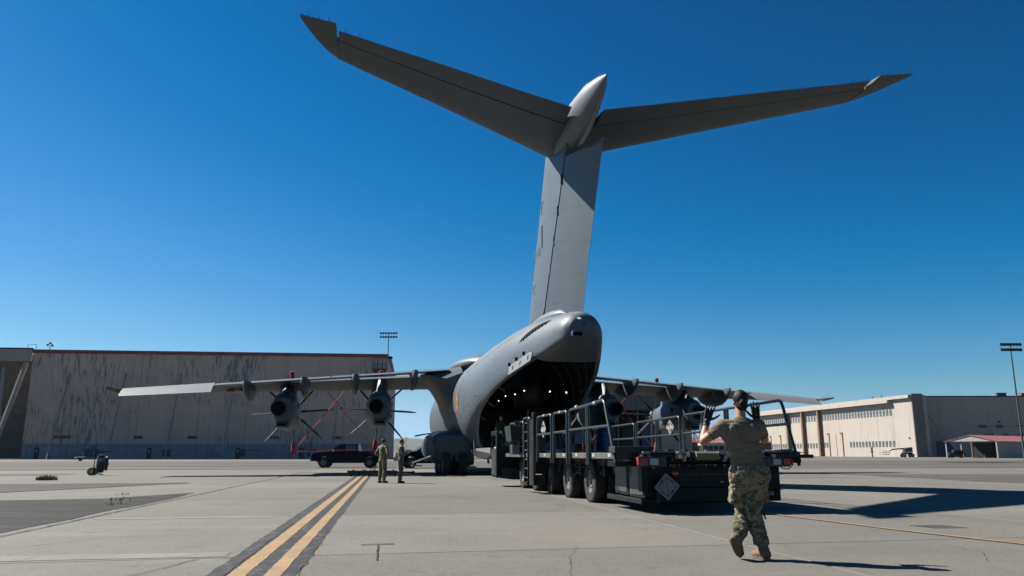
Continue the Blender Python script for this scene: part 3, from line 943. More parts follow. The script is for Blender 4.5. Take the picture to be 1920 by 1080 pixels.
# ---------------------------------------------------------------- tailplane
# span station: x, leading edge y, hinge y, trailing edge y
TPS = [(.3, -14.9, -18.55, -19.75), (2.5, -16.75, -19.65, -20.75), (5.5, -19.25, -21.3, -22.2), (8.0, -21.25, -22.75, -23.35), (8.95, -22.05, -23.3, -23.78)]
TIP = [(8.96, -22.06, -24.22), (9.3, -22.55, -24.3), (9.6, -23.2, -24.4), (9.85, -23.9, -24.48), (9.98, -24.35, -24.54)]
for sgn in (-1, 1):
    b = MB(); rings = []
    for x, le, hi, te in TPS:
        c = (hi - le) / (te - le)
        th = .62 * (1 - x / 14)
        rings.append([Vector((sgn * x, y, 13.6 + h)) for y, h in aring(le, te, th, (0, c - .004))])
    b.loft(rings)
    rings = []
    for x, le, te in TIP:
        rings.append([Vector((sgn * x, y, 13.6 + h)) for y, h in aring(le, te, .24 * (1.02 - (x - 8.96)))])
    b.loft(rings)
    tp = b.build('tailplane', paint, air, smooth=30)
    b = MB(); rings = []
    for x, le, hi, te in TPS:
        if x < .5: x = .62; le -= .3; hi -= .12; te -= .15
        c = (hi - le) / (te - le)
        th = .62 * (1 - x / 14)
        x2 = min(x, 8.9)
        rings.append([Vector((sgn * x2, y, 13.6 + h)) for y, h in aring(le, te, th, (c + .018, 1))])
    b.loft(rings)
    b.build('elevator', paint, air, smooth=30)
    b = MB()
    for x, y in ((9.15, -24.25), (9.45, -24.33), (9.75, -24.42), (8.7, -23.7), (8.3, -23.5)):
        b.tube([(sgn * x, y, 13.6), (sgn * x, y - .28, 13.62)], .012, 4)
    b.build('static_wick', paint_d, air)

# ---------------------------------------------------------------- wings
def wz(x): return 6.28 - .081 * x
def wLE(x): return 6.7 - .225 * x
for sgn in (-1, 1):
    b = MB(); rings = []
    for x, te in ((1.2, 1.15), (3.2, 1.1), (8, 1.0), (12, .9), (15.85, .8)):
        th = .98 - .034 * x
        rings.append([Vector((sgn * x, y, wz(x) - .42 + .02 * x + h - .15 * (y - te) * .12)) for y, h in aring(wLE(x), te, th)])
    b.loft(rings)
    rings = []
    for x, te in ((15.85, .8), (18.5, .65), (20.6, .5), (21.0, .6)):
        th = (.98 - .034 * x) * (1 if x < 20.8 else .4)
        le = wLE(x) - (.5 if x > 20.8 else 0)
        rings.append([Vector((sgn * x, y, wz(x) - .42 + .02 * x + h - .15 * (y - te) * .12)) for y, h in aring(le, te, th)])
    b.loft(rings)
    wg = b.build('wing', paint, air, smooth=30)
    def flap(name, x0, x1, defl, chord0, chord1, m=paint, dz=0.0):
        b = MB(); rings = []
        for x, ch in ((x0, chord0), (x1, chord1)):
            y0 = 1.15 - .02 * x; z0 = wz(x) - .03 + dz - .004 * x
            ang = R(defl)
            rg = []
            for y, h in aring(0, -ch, .2, (0.0, 1)):
                yy = y * math.cos(ang) + h * math.sin(ang) * -1; zz = y * math.sin(ang) + h * math.cos(ang)
                rg.append(Vector((sgn * x, y0 + yy, z0 + zz)))
            rings.append(rg)
        b.loft(rings)
        return b.build(name, m, wg, smooth=30)
    flap('flap', 2.9, 9.55, 5, 1.7, 1.6)
    flap('flap', 9.6, 15.8, 5, 1.6, 1.45)
    al = flap('aileron', 15.95, 20.7, 24, 1.45, 1.15, paint_l, .12)  # lighter colour carries the sunlit brightness of the drooped upper face
    # flap track fairings
    for fx in (4.9, 8.25, 11.05, 14.1):
        b = MB(); rings = []
        zt = wz(fx) - .1
        for y, hw, d in ((4.0, .02, .1), (3.2, .12, .6), (2.2, .2, .9), (.9, .23, 1.0), (0, .22, .92), (-.6, .18, .7), (-1.0, .13, .42), (-1.2, .05, .12)):
            rg = []
            for k in range(17):
                a = PI * k / 16
                rg.append(Vector((sgn * fx + hw * math.cos(a) ** 1 , y, zt - .12 - (d - .1) * math.sin(a) ** .8)))
            rg.append(Vector((sgn * fx - hw, y, zt))); rg.append(Vector((sgn * fx + hw, y, zt)))
            rings.append(rg)
        b.loft(rings)
        b.build('flap_track_fairing', paint, wg, smooth=40)
    # under-wing access hatches and lights
    b = MB()
    for hx in (9.3, 9.9, 13.0, 6.0):
        b.lathe([(.2, 0), (.2, .02)], (sgn * hx, 3.6, wz(hx) - .82 + .03 * hx), (0, 0, 1), 16)
    b.build('hatch', paint_d, wg)
    # wing roundel, under side
    # pod on the wing tip
    b = MB(); b.tube([(sgn * 21.0, 2.4, 4.5), (sgn * 21.08, 1.6, 4.5), (sgn * 21.1, -.2, 4.54), (sgn * 21.1, -.75, 4.56), (sgn * 21.1, -1.0, 4.57)], [.03, .11, .11, .09, .03], 12)
    b.build('wing_tip_pod', paint_d, wg, smooth=40)
    b = MB(); b.prism([(1.6, 4.42), (.5, 4.4), (-.1, 4.5), (.4, 4.62), (1.6, 4.62)], 0, min(sgn * 21.0, sgn * 21.03), max(sgn * 21.0, sgn * 21.03)); b.build('wing_tip_cap', paint_l if sgn > 0 else red, wg)
    # wing root fillet on the fuselage side
    b = MB(); rings = []
    for y, k in ((6.6, .55), (5.5, .9), (4, 1), (1.5, 1), (.2, 1), (-.6, .72), (-1.0, .4)):
        pr_ = [(2.2, 6.15), (3.0, 5.98), (4.5, 5.65), (4.1, 5.4), (3.65, 5.1), (3.35, 4.65), (3.1, 4.2), (2.93, 3.6), (2.7, 3.1), (2.2, 3.1)]
        rings.append([Vector((sgn * (2.2 + (px - 2.2) * k), y, 4.6 + (pz - 4.6) * (.5 + .5 * k))) for px, pz in pr_])
    b.loft(rings)
    b.build('wing_root_fillet', paint, air, smooth=40)
    # sponson over the main gear
    b = MB(); rings = []
    for y, xo, zt, zb in ((9.5, 2.9, 2.0, 1.3), (8.5, 3.5, 2.2, .95), (6.5, 3.9, 2.4, .7), (3, 4.05, 2.5, .55), (0, 4.1, 2.45, .5), (-1.6, 4.1, 2.36, .5), (-2.3, 4.0, 2.26, .55), (-2.5, 3.9, 2.1, .7)):
        rg = []
        for k in range(13):
            a = -PI / 2 + PI * k / 12
            c_ = math.cos(a); s_ = math.sin(a)
            rg.append(Vector((sgn * (2.4 + (xo - 2.4) * max(c_, 0) ** .5), y, (zt + zb) / 2 + (zt - zb) / 2 * math.copysign(abs(s_) ** .8, s_))))
        rg.append(Vector((sgn * 1.7, y, zt))); rg.append(Vector((sgn * 1.7, y, zb)))
        rings.append(rg)
    b.loft(rings)
    b.build('sponson', paint, air, smooth=40)
    # main gear: tyres in tandem pairs
    for wy in (-2.6, -.6, 1.4):
        for wx in (2.35, 3.25):
            b = MB(); b.lathe([(.2, -.2), (.5, -.2), (.58, -.15), (.6, -.06), (.6, .06), (.58, .15), (.5, .2), (.2, .2)], (0, 0, 0), (1, 0, 0), 24)
            to = b.build('main_wheel', rubber, air, smooth=40, loc=(sgn * wx, wy, .6))
            b = MB(); b.lathe([(.1, -.21), (.3, -.17), (.3, .17), (.1, .21)], (0, 0, 0), (1, 0, 0), 20); b.build('rim', rimm, to, smooth=30)
        b = MB(); b.tube([(sgn * 2.3, wy, .6), (sgn * 3.3, wy, .6)], .09, 8); b.tube([(sgn * 2.8, wy, .6), (sgn * 2.8, wy + .3, 1.2)], .1, 8)
        b.build('gear_leg', dsteel, air)
    # gear doors
    b = MB()
    b.add([(sgn * 4.2, -4.4, .95), (sgn * 5.15, -4.6, .62), (sgn * 5.1, -3.4, .62), (sgn * 4.2, -3.2, .95), (sgn * 4.2, -4.4, 1.02), (sgn * 5.15, -4.6, .69), (sgn * 5.1, -3.4, .69), (sgn * 4.2, -3.2, 1.02)], [(0, 1, 2, 3), (7, 6, 5, 4), (0, 4, 5, 1), (1, 5, 6, 2), (2, 6, 7, 3), (3, 7, 4, 0)])
    b.box((sgn * 4.9, -3.9, .52), (.5, .7, .06))
    b.build('gear_door', paint_l, air)
    if sgn < 0:
        b = MB(); b.bevbox((-4.2, -2.75, 1.4), (.36, .5, 1.35), .04); b.build('service_panel', paint, air)
        b = MB(); b.add([(-4.25, -4, 2.15), (-5.0, -4.1, 2.02), (-5.0, -3.3, 2.0), (-4.25, -3.1, 2.15), (-4.25, -4, 2.2), (-5.0, -4.1, 2.08), (-5.0, -3.3, 2.06), (-4.25, -3.1, 2.2)], [(0, 1, 2, 3), (7, 6, 5, 4), (0, 4, 5, 1), (1, 5, 6, 2), (2, 6, 7, 3), (3, 7, 4, 0)])
        b.build('service_door', paint_d, air)
        b = MB(); b.b2((-3.5, -3.0, .0), (-2.2, -2.7, .02))
# orange ring under the port wing
b = MB(); n = 32
for rr, r2, mm, z in ((.62, .4, 0, 0), (.4, .2, 1, .0)):
    b.m = mm
    o_ = [(-14.95 + rr * math.cos(2 * PI * k / n), 2.2 + rr * 1.0 * math.sin(2 * PI * k / n)) for k in range(n)]
    i_ = [(-14.95 + r2 * math.cos(2 * PI * k / n), 2.2 + r2 * math.sin(2 * PI * k / n)) for k in range(n)]
    zz = lambda p: wz(abs(p[0])) - .42 + .02 * abs(p[0]) - .15 * (p[1] - .8) * .12 - .30
    b.add([(p[0], p[1], zz(p)) for p in o_ + i_], [(k, (k + 1) % n, n + (k + 1) % n, n + k) for k in range(n)])
b.build('wing_roundel', [orange_m, yellow_p], air)
# centre wing box fairing
b = MB(); b.ell((0, 3.2, 6.35), (2.5, 5.2, .75), n=24, m=12); b.build('wing_centre_fairing', paint, air, smooth=60)
# nose gear
for s_ in (-.32, .32):
    b = MB(); b.lathe([(.15, -.14), (.38, -.14), (.44, -.08), (.45, 0), (.44, .08), (.38, .14), (.15, .14)], (0, 0, 0), (1, 0, 0), 20)
    b.build('nose_wheel', rubber, air, smooth=40, loc=(s_, 15.6, .45))
b = MB(); b.tube([(0, 15.6, .45), (0, 15.9, 1.5)], .1, 8); b.tube([(-.35, 15.6, .45), (.35, 15.6, .45)], .06, 8); b.tube([(0, 15.6, .8), (.0, 17, 1.3)], .05, 6)
b.build('nose_gear_leg', dsteel, air)

# ---------------------------------------------------------------- engines and propellers
blade_mesh = None
def blade():
    global blade_mesh
    if blade_mesh: return blade_mesh
    b = MB(); rings = []
    # feathered blade: chord runs fore-aft, so it is seen nearly edge-on from behind
    for r_, ch, th, sw, tw in ((.28, .2, .14, 0, 88), (.6, .28, .15, 0, 80), (1.1, .34, .10, .02, 76), (1.7, .34, .07, .02, 72), (2.2, .28, .06, .0, 71), (2.5, .18, .04, -.02, 70), (2.66, .06, .012, -.05, 70)):
        a = R(tw); rg = []
        for k in range(12):
            q = 2 * PI * k / 12
            u = ch / 2 * math.cos(q) - sw; v = th / 2 * math.sin(q)
            rg.append(Vector((u * math.cos(a) - v * math.sin(a), u * math.sin(a) + v * math.cos(a), r_)))
        rings.append(rg)
    b.loft(rings)
    blade_mesh = b.mesh('propeller_blade', blade_m); shade(blade_mesh, 40)
    return blade_mesh
ENG = [(-12.1, -1), (-6.8, 1), (6.8, -1), (12.1, 1)]
for ex_, hand in ENG:
    out = 1 if ex_ > 0 else -1
    zc = 3.72 if abs(ex_) < 9 else 3.55
    b = MB(); rings = []
    for y, hw, zt, zb in ((5.75, .42, .45, .42), (5.4, .54, .6, .66), (4.6, .66, .72, .98), (3.2, .73, .86, 1.08), (1.6, .73, .95, 1.04), (.6, .7, 1.0, .95), (-.1, .62, .85, .82), (-.5, .5, .6, .62)):
        rg = []
        for k in range(28):
            a = 2 * PI * k / 28; c_, s_ = math.cos(a), math.sin(a)
            rg.append(Vector((hw * math.copysign(abs(c_) ** .8, c_), y, zc + (zt if s_ > 0 else zb) * math.copysign(abs(s_) ** .8, s_))))
        rings.append(rg)
    b.loft(rings)
    nac = b.build('engine_nacelle', paint, air, smooth=40, loc=(ex_, 0, 0))
    # pylon up to the wing
    b = MB(); rings = []
    zt = wz(abs(ex_)) - .35
    for z, hw, y0, y1 in ((zc + .45, .62, 5.0, -.2), (zc + .9, .5, 4.9, .2), (zt, .42, 4.6, .9)):
        rings.append([Vector((hw * math.sin(2 * PI * k / 20), (y0 + y1) / 2 + (y0 - y1) / 2 * math.cos(2 * PI * k / 20), z)) for k in range(20)])
    b.loft(rings); b.build('pylon', paint, nac, smooth=40)
    # exhaust, set towards the outboard side
    b = MB(); b.lathe([(.36, 0), (.40, 0), (.44, 1.0), (.38, 1.0), (.36, 0.0)], (out * .22, -.85, zc + .02), (0, 1, 0), 24, False)
    exh = b.build('exhaust', dsteel, nac, smooth=40)
    b = MB(); b.lathe([(0, 0), (.365, 0), (.365, .02)], (out * .22, -.7, zc + .02), (0, 1, 0), 24)
    b.build('exhaust_bore', dark, exh)
    b = MB(); b.bevbox((0, .15, zc - .86), (.7, .9, .3), .08); b.build('oil_cooler_outlet', paint, nac, smooth=30)
    b = MB(); b.bevbox((0, -.31, zc - .84), (.5, .05, .12), .02); b.build('outlet_slot', dark, nac)
    for p_, d_ in (((-.73, 1.5, zc + .25), (.04, .25, .3)), ((.725, 1.0, zc + .25), (.04, .22, .28)), ((.72, 1.3, zc - .42), (.04, .2, .16)), ((-.715, 3.1, zc - .55), (.03, .12, .1)), ((-.72, 2.7, zc - .55), (.03, .12, .1))):
        b = MB(); b.box(p_, d_); b.build('vent_opening', dark, nac)
    b = MB(); b.lathe([(.48, 0), (.48, .3), (.4, .7), (.22, 1.0), (.0, 1.1)], (0, 5.8, zc + .12), (0, 1, 0), 24)
    b.build('spinner', paint, nac, smooth=40)
    for k in range(8):
        o = bpy.data.objects.new('propeller_blade', blade()); COL.objects.link(o); o.parent = nac
        a = PI + k * PI / 4 + (0.05 if hand > 0 else -.07)
        o.matrix_local = Matrix.Translation((0, 6.1, zc + .16)) @ Matrix.Rotation(a, 4, 'Y') @ Matrix.Scale(.94, 4)
        if k in ((2,) if hand > 0 else (6,)):
            pass

def blade_tip(ex_, ang, r_=2.62):
    zc = 3.72 if abs(ex_) < 9 else 3.55
    hand = dict(ENG)[ex_]
    a = ang + (0.05 if hand > 0 else -.07)
    r_ *= .94; zc += .16
    return Vector((ex_ + r_ * math.sin(a), 6.1, zc + r_ * math.cos(a)))
# red blade socks and the straps tying the propellers together: things of their own
def sock(ex_, ang, label, flag=True):
    b = MB(); p = blade_tip(ex_, ang, 2.7); q = blade_tip(ex_, ang, 1.95)
    d = (p - q)
    b.tube([q, q + d * .3, q + d * .8, p, p + d * .05], [.06, .13, .15, .13, .04], 8)
    if flag:
        b.box(p + Vector((-.12, -.1, -.05)), (.1, .02, .34), Matrix.Rotation(.35, 3, 'Y'))
        b.box(p + Vector((.1, -.1, -.02)), (.08, .02, .28), Matrix.Rotation(-.3, 3, 'Y'))
    b.xf(Matrix.Translation(AO) @ RZ)
    o = b.build('blade_sock', red, smooth=30)
    tag(o, label, 'cover', 'red socks on propeller blade tips')
nm = {-12.1: 'outer port', -6.8: 'inner port', 6.8: 'inner starboard', 12.1: 'outer starboard'}
for ex_, side, pos in ((-12.1, 'leftmost', 'of the aircraft'), (-6.8, 'second', ''), (6.8, 'third', ''), (12.1, 'rightmost', '')):
    sock(ex_, PI, 'red sock on the lowest blade of the %s propeller from the left' % side if side != 'leftmost' and side != 'rightmost' else 'red sock on the lowest blade of the %s propeller' % side)
    sock(ex_, 0, 'red sock on the topmost blade of the %s propeller, showing above the wing' % side, False)
def strap(p, q, label, sag=.0, r=.03):
    b = MB(); n = 12; pts = []
    for k in range(n + 1):
        t = k / n; v = p.lerp(q, t); v.z -= sag * 4 * t * (1 - t); pts.append(AO + RZ.to_3x3() @ v)
    b.tube(pts, r, 5)
    o = b.build('tie_down_strap', strap_m, smooth=40)
    tag(o, label, 'strap', 'red straps tying the propellers')
off = Vector((0, -.12, 0))
for lft, rgt, nm_ in ((-12.1, -6.8, 'left'), (6.8, 12.1, 'right')):
    strap(blade_tip(lft, PI) + off, blade_tip(rgt, -PI / 4) + off, 'red strap rising to the right between the two %s-hand propellers' % nm_)
    strap(blade_tip(rgt, PI) + off * .5, blade_tip(lft, PI / 4) + off * .5, 'red strap falling to the right between the two %s-hand propellers' % nm_)
    strap(blade_tip(lft, PI) + off * .2, blade_tip(rgt, PI) + off * .2, 'thin horizontal red strap low between the two %s-hand propellers' % nm_, .0, .016)
    strap(blade_tip(lft, 0) + off * .2, blade_tip(rgt, 0) + off * .2, 'thin red strap above the wing between the two %s-hand propellers' % nm_, .25, .007)
# tan tip covers on some of the inner blades
for ex_, ang in ((-6.8, -PI / 2), (-6.8, -3 * PI / 4), (-12.1, PI / 2), (12.1, -PI / 2), (6.8, PI / 2)):
    b = MB(); p = blade_tip(ex_, ang, 2.68); q = blade_tip(ex_, ang, 2.35)
    b.tube([q, (p + q) / 2, p], [.05, .08, .04], 6)
    b.build('blade_tip_guard', tan_m, air)
# ---------------------------------------------------------------- cargo pallets standing in the hold
netm = mat('cargo_net_brown', (0.09, 0.06, 0.045), .9, var=.5, scale=9, bump=.6, bscale=8)
for y, h, lab in ((-1.3, 2.1, 'dark netted cargo pallet nearest the ramp inside the aircraft hold'), (2.2, 2.4, 'dark netted cargo pallet standing deeper inside the aircraft hold')):
    c = thing('cargo_pallet', lab, 'cargo', A(-.35, y, 1.34), PSI)
    b = MB(); b.bevbox((0, 0, .05), (2.6, 2.2, .08), .02); b.build('pallet_board', steel, c)
    b = MB(); b.bevbox((0, 0, .1 + h / 2), (2.2, 2.0, h), .12); b.build('wrapped_load', netm, c, smooth=30)
    b = MB()
    for k in range(9):
        b.box((-1.0 + k * .25, -1.015, .1 + h / 2), (.025, .02, h))
    for k in range(8):
        b.box((0, -1.02, .25 + k * .27), (2.15, .02, .025))
    b.build('net', mat('net_webbing', (0.09, .075, .05), .9) if 'net_webbing' not in MATS else MATS['net_webbing'], c)
# ================================================================== CARGO LOADER
LO = A(-0.85, -31.1)
ld = thing('cargo_loader', 'long dark green multi-axle aircraft cargo loader with pipe guard rails, reversing up behind the aircraft', 'cargo loader', LO, PSI)
L_ = 13.2; HW = 1.95; DZ = 1.14
# deck side beams and deck
b = MB(); b.b2((-HW, .35, DZ - .12), (-HW + .5, L_, DZ)); b.build('side_walkway', deckm, ld, bevel=.01)
b = MB(); b.b2((HW - .5, .2, DZ - .12), (HW, L_, DZ)); b.build('side_walkway', deckm, ld, bevel=.01)
b = MB(); b.b2((-HW + .52, .3, DZ - .26), (HW - .52, L_, DZ - .13)); b.build('deck_plate', dsteel, ld)
# rollers across the deck
rb = MB(); rb.tube([(0, 0, -.045), (0, 0, .045)], .045, 8)
for cx in (-1.05, -.35, .35, 1.05):
    fr = MB(); fr.b2((cx - .3, .12, DZ - .13), (cx - .27, L_, DZ + .005)); fr.b2((cx + .27, .12, DZ - .13), (cx + .3, L_, DZ + .005)); tr_ = fr.build('roller_tray', green2, ld)
rm = MB(); rm.tube([(-.25, 0, 0), (.25, 0, 0)], .05, 10); rme = rm.mesh('deck_roller', steel); shade(rme, 40)
for cx in (-1.05, -.35, .35, 1.05):
    for k in range(16):
        o = bpy.data.objects.new('deck_roller', rme); COL.objects.link(o); o.parent = ld; o.location = (cx, .3 + k * .42, DZ - .025)
# powered rear rollers and latches along the tail edge
for cx in (-1.12, -.3, .55, 1.3):
    b = MB(); b.tube([(cx - .22, .02, DZ - .04), (cx + .22, .02, DZ - .04)], .075, 12); b.box((cx - .25, .04, DZ - .06), (.03, .16, .18)); b.box((cx + .25, .04, DZ - .06), (.03, .16, .18))
    b.build('end_roller', dsteel if cx != -.3 else green2, ld, smooth=40)
for cx in (-1.45, -.72, .12, .95):
    b = MB(); b.bevbox((cx, .05, DZ + .0), (.16, .2, .06), .02); b.bevbox((cx + .05, -.02, DZ - .1), (.06, .08, .14), .02); b.build('pallet_latch', steel, ld)
b = MB(); b.tube([(-.45, -.03, DZ - .06), (.02, -.03, DZ - .06)], .085, 14); b.build('winch_drum', mat('tan_webbing', (0.32, .27, .18), .9, bump=.5, bscale=60, var=.3), ld, smooth=40)
b = MB(); b.b2((-HW + .1, .1, DZ - .2), (HW - .05, .3, DZ - .11)); b.build('end_beam', green, ld, bevel=.015)
b = MB(); b.b2((1.15, -.25, DZ - .1), (HW + .02, .5, DZ - .03)); b.add([(1.0, .0, DZ + .0), (HW, .0, DZ + .0), (HW, .7, DZ + .08), (1.0, .7, DZ + .04)], [(0, 1, 2, 3)])
b.build('rear_step_plate', dsteel, ld, bevel=.01)
# chassis
b = MB(); b.b2((-.75, .5, .45), (.75, L_ - .5, .86)); b.b2((-1.35, 1.0, .8), (1.35, L_ - .3, .9)); b.build('chassis_beam', green, ld, bevel=.02)
b = MB()
for y in (2.6, 4.6, 6.7, 8.7, 10.7): b.b2((-1.5, y, .62), (1.5, y + .12, .9))
for s_ in (-1, 1):
    b.b2((s_ * 1.4 - .04, .8, .86), (s_ * 1.4 + .04, L_ - .5, 1.0))
    for k in range(22): b.b2((s_ * 1.42 - .03, .9 + k * .55, .7), (s_ * 1.42 + .03, 1.0 + k * .55, 1.0))
b.build('cross_members', dsteel, ld)
# hoses and cylinders below the deck
b = MB(); random.seed(3)
for k in range(16):
    y = random.uniform(1.5, 12); z = random.uniform(.62, .95); pts = [(-1.5 + random.uniform(-.05, .1), y + t * .35, z + .05 * math.sin(t * 3 + k)) for t in range(4)]
    b.tube(pts, .022, 6)
b.build('hydraulic_hoses', rubber, ld)
# rear bulkhead panel
b = MB(); b.bevbox((-.1, .12, .66), (2.9, .22, .52), .02); rear = b.build('rear_panel', green, ld)
b = MB(); b.bevbox((-.1, .05, .34), (2.3, .34, .3), .03); b.build('rear_bumper', green, ld)
b = MB(); b.b2((-.9, -.005, .72), (.9, .012, .74)); b.b2((-.9, -.005, .5), (.9, .012, .52)); b.b2((-.3, -.005, .52), (-.28, .012, .72)); b.b2((.5, -.005, .52), (.52, .012, .72)); b.build('panel_ribs', green2, rear)
for x, z, w_, h_ in ((-.95, .6, .1, .03), (.1, .58, .07, .03), (.32, .55, .05, .05), (.6, .4, .04, .03)):
    b = MB(); b.box((x, .0, z), (w_, .02, h_)); b.build('data_plate', placard_m, rear)
for cx in (-1.36, 1.25):
    s_ = 1 if cx > 0 else -1
    b = MB(); b.bevbox((cx, -.0, .97), (.56, .24, .2), .015); bx_ = b.build('lamp_box', black_p, ld)
    b = MB(); b.bevbox((cx + s_ * .2, -.13, .97), (.17, .03, .14), .01); b.build('tail_lamp', tail_red, bx_)
    b = MB(); b.bevbox((cx + s_ * -.02, -.13, .97), (.17, .03, .12), .01); b.build('reversing_lamp', tail_white, bx_)
    b = MB(); b.box((cx + s_ * .295, -.1, .98), (.03, .12, .15)); b.build('side_marker', red, bx_)
b = MB(); b.ell((-.88, -.02, .745), (.075, .05, .055)); b.build('amber_reflector', amber, ld, smooth=60)
b = MB(); b.box((1.15, .08, .5), (.16, .03, .38)); b.build('side_plate', placard_m, ld)
b = MB(); b.b2((.95, .1, .2), (1.4, .5, .82)); b.build('rear_cabinet', green, ld, bevel=.02)
def placard(x, y, z, s_, M=None, name='placard', tilt=0):
    b = MB(); h = s_ / 2; r_ = .05
    pts = []
    for cx, cz in ((h, 0), (0, h), (-h, 0), (0, -h)):
        v = Vector((cx, 0, cz)); n_ = v.normalized(); t_ = Vector((-n_.z, 0, n_.x))
        pts += [v - n_ * r_ * .6 - t_ * r_ * .6, v - n_ * r_ * .15, v - n_ * r_ * .6 + t_ * r_ * .6]
    f = [Vector((p.x, -.008, p.z)) for p in pts]; k_ = [Vector((p.x, .008, p.z)) for p in pts]
    n = len(pts)
    b.add(f + k_, [tuple(range(n)), tuple(range(2 * n - 1, n - 1, -1))] + [(i, (i + 1) % n, n + (i + 1) % n, n + i) for i in range(n)])
    o = b.build(name, placard_m if M is None else white_p, ld)
    c = MB(); q = s_ * .36
    cs = [Vector((q, 0, 0)), Vector((0, 0, q)), Vector((-q, 0, 0)), Vector((0, 0, -q))]
    for i in range(4):
        p0, p1 = cs[i], cs[(i + 1) % 4]
        c.tube([p0 + Vector((0, -.011, 0)), p1 + Vector((0, -.011, 0))], .004, 4)
    c.tube([(0, -.012, q), (0, -.012, -q)], .004, 4)
    c.build('placard_seam', dsteel, o)
    for i in range(4):
        p0 = cs[i].lerp(cs[(i + 1) % 4], .5) * 1.05
        c = MB(); c.box((p0.x, -.018, p0.z), (.05, .02, .02), Matrix.Rotation(-PI / 4 if i % 2 else PI / 4, 3, 'Y')); c.build('placard_clip', dsteel, o)
    o.matrix_local = M if M is not None else Matrix.Translation((x, y, z)) @ Matrix.Rotation(tilt, 4, 'Y')
    return o
placard(-1.13, -.22, .505, .52, tilt=R(-4))
b = MB(); b.box((-1.13, -.1, .5), (.06, .2, .3)); b.box((-1.2, -.12, .68), (.03, .2, .03)); b.build('placard_bracket', dsteel, ld)
placard(0, 0, 0, .46, Matrix.Translation((-HW - .05, 6.55, 1.78)) @ Matrix.Rotation(R(-86), 4, 'Z'))
placard(0, 0, 0, .42, Matrix.Translation((HW - .05, 7.1, 1.88)) @ Matrix.Rotation(R(-78), 4, 'Z'))
# side cabinets on the near left
b = MB(); b.bevbox((-1.12, .66, .6), (.62, .88, .66), .02); c1 = b.build('battery_cabinet', green2, ld)
b = MB(); b.bevbox((-1.15, 1.55, .6), (.6, .84, .62), .02); c2 = b.build('tool_cabinet', green2, ld)
b = MB(); b.box((-1.44, .66, .6), (.02, .76, .55)); b.build('cabinet_door', mat('cabinet_worn_green', (0.12, .135, .13), .5, extra=green_extra, var=.35, scale=6), c1)
b = MB(); b.box((-1.46, 1.55, .6), (.02, .74, .5)); b.build('cabinet_door', MATS['cabinet_worn_green'], c2)
b = MB(); b.b2((-1.52, .1, .2), (-1.0, 2.2, .25)); b.b2((-1.56, .05, .17), (-1.5, 2.25, .27)); b.build('cabinet_step', dsteel, ld, bevel=.01)
b = MB(); b.bevbox((-1.8, .35, .93), (.5, .5, .1), .01); b.box((-1.75, .08, .92), (.12, .03, .06)); b.build('corner_bracket', green, ld)
b = MB(); b.bevbox((-1.82, .09, 1.0), (.14, .03, .05), .01); b.build('corner_marker', tail_red, ld)
b = MB(); b.bevbox((-1.65, .3, DZ + .06), (.8, .4, .13), .015); b.box((-1.8, .09, DZ + .06), (.12, .02, .06)); b.box((-1.45, .09, DZ + .07), (.05, .02, .06)); b.build('corner_step', green2, ld)
b = MB(); b.tube([(-1.45, -.02, DZ - .12), (-1.3, -.02, .85)], .03, 6); b.build('corner_strut', steel, ld)
for y in (.75, 1.9, 3.3, 4.5, 5.6, 6.6, 7.5):
    b = MB(); b.box((-HW - .003, y, DZ - .045), (.012, .2, .07)); b.build('reflective_patch', white_p, ld)
# wheels: five twin-tyred axles
wm = MB(); wm.lathe([(.27, -.13), (.44, -.135), (.475, -.115), (.49, -.08), (.492, -.03), (.485, -.028), (.485, -.018), (.492, -.016), (.492, .016), (.485, .018), (.485, .028), (.492, .03), (.49, .08), (.475, .115), (.44, .135), (.27, .13)], (0, 0, 0), (1, 0, 0), 36)
wme = wm.mesh('tyre', rubber); shade(wme, 28)
# tread grooves as thin lugs on the shoulder
for k in range(36):
    pass
rmm = MB(); rmm.lathe([(.0, -.02), (.12, -.02), (.13, -.1), (.15, -.1), (.16, .0), (.24, .02), (.27, -.1), (.295, -.13), (.28, -.13), (.26, -.09), (.26, .1), (.1, .1)], (0, 0, 0), (1, 0, 0), 28)
rime = rmm.mesh('rim', rimm); shade(rime, 30)
hb = MB()
for k in range(8): hb.tube([(-.06, .2 * math.cos(k * PI / 4), .2 * math.sin(k * PI / 4)), (-.0, .2 * math.cos(k * PI / 4), .2 * math.sin(k * PI / 4))], .016, 6)
hbe = hb.mesh('lug_nuts', steel)
lg = MB()
for k in range(72):
    a = 2 * PI * k / 72
    for sd in (-1, 1):
        lg.box((sd * .1, .489 * math.cos(a), .489 * math.sin(a)), (.06, .018, .018), Matrix.Rotation(a, 3, 'X'))
lge = lg.mesh('tread_lugs', rubber)
def wheel(x, y, flip=1, root=ld):
    o = bpy.data.objects.new('tyre', wme); COL.objects.link(o); o.parent = root; o.location = (x, y, .49); o.rotation_euler = (0, 0, PI if flip < 0 else 0)
    for nm_, me in (('rim', rime), ('lug_nuts', hbe), ('tread_lugs', lge)):
        c = bpy.data.objects.new(nm_, me); COL.objects.link(c); c.parent = o
for y in (3.65, 5.72, 7.75, 9.8, 11.75):
    for s_ in (-1, 1):
        wheel(s_ * 1.42, y, -s_ if False else (1 if s_ < 0 else -1)); wheel(s_ * 1.1, y, 1 if s_ < 0 else -1)
    b = MB(); b.tube([(-1.2, y, .49), (1.2, y, .49)], .1, 10); b.build('axle', dsteel, ld)
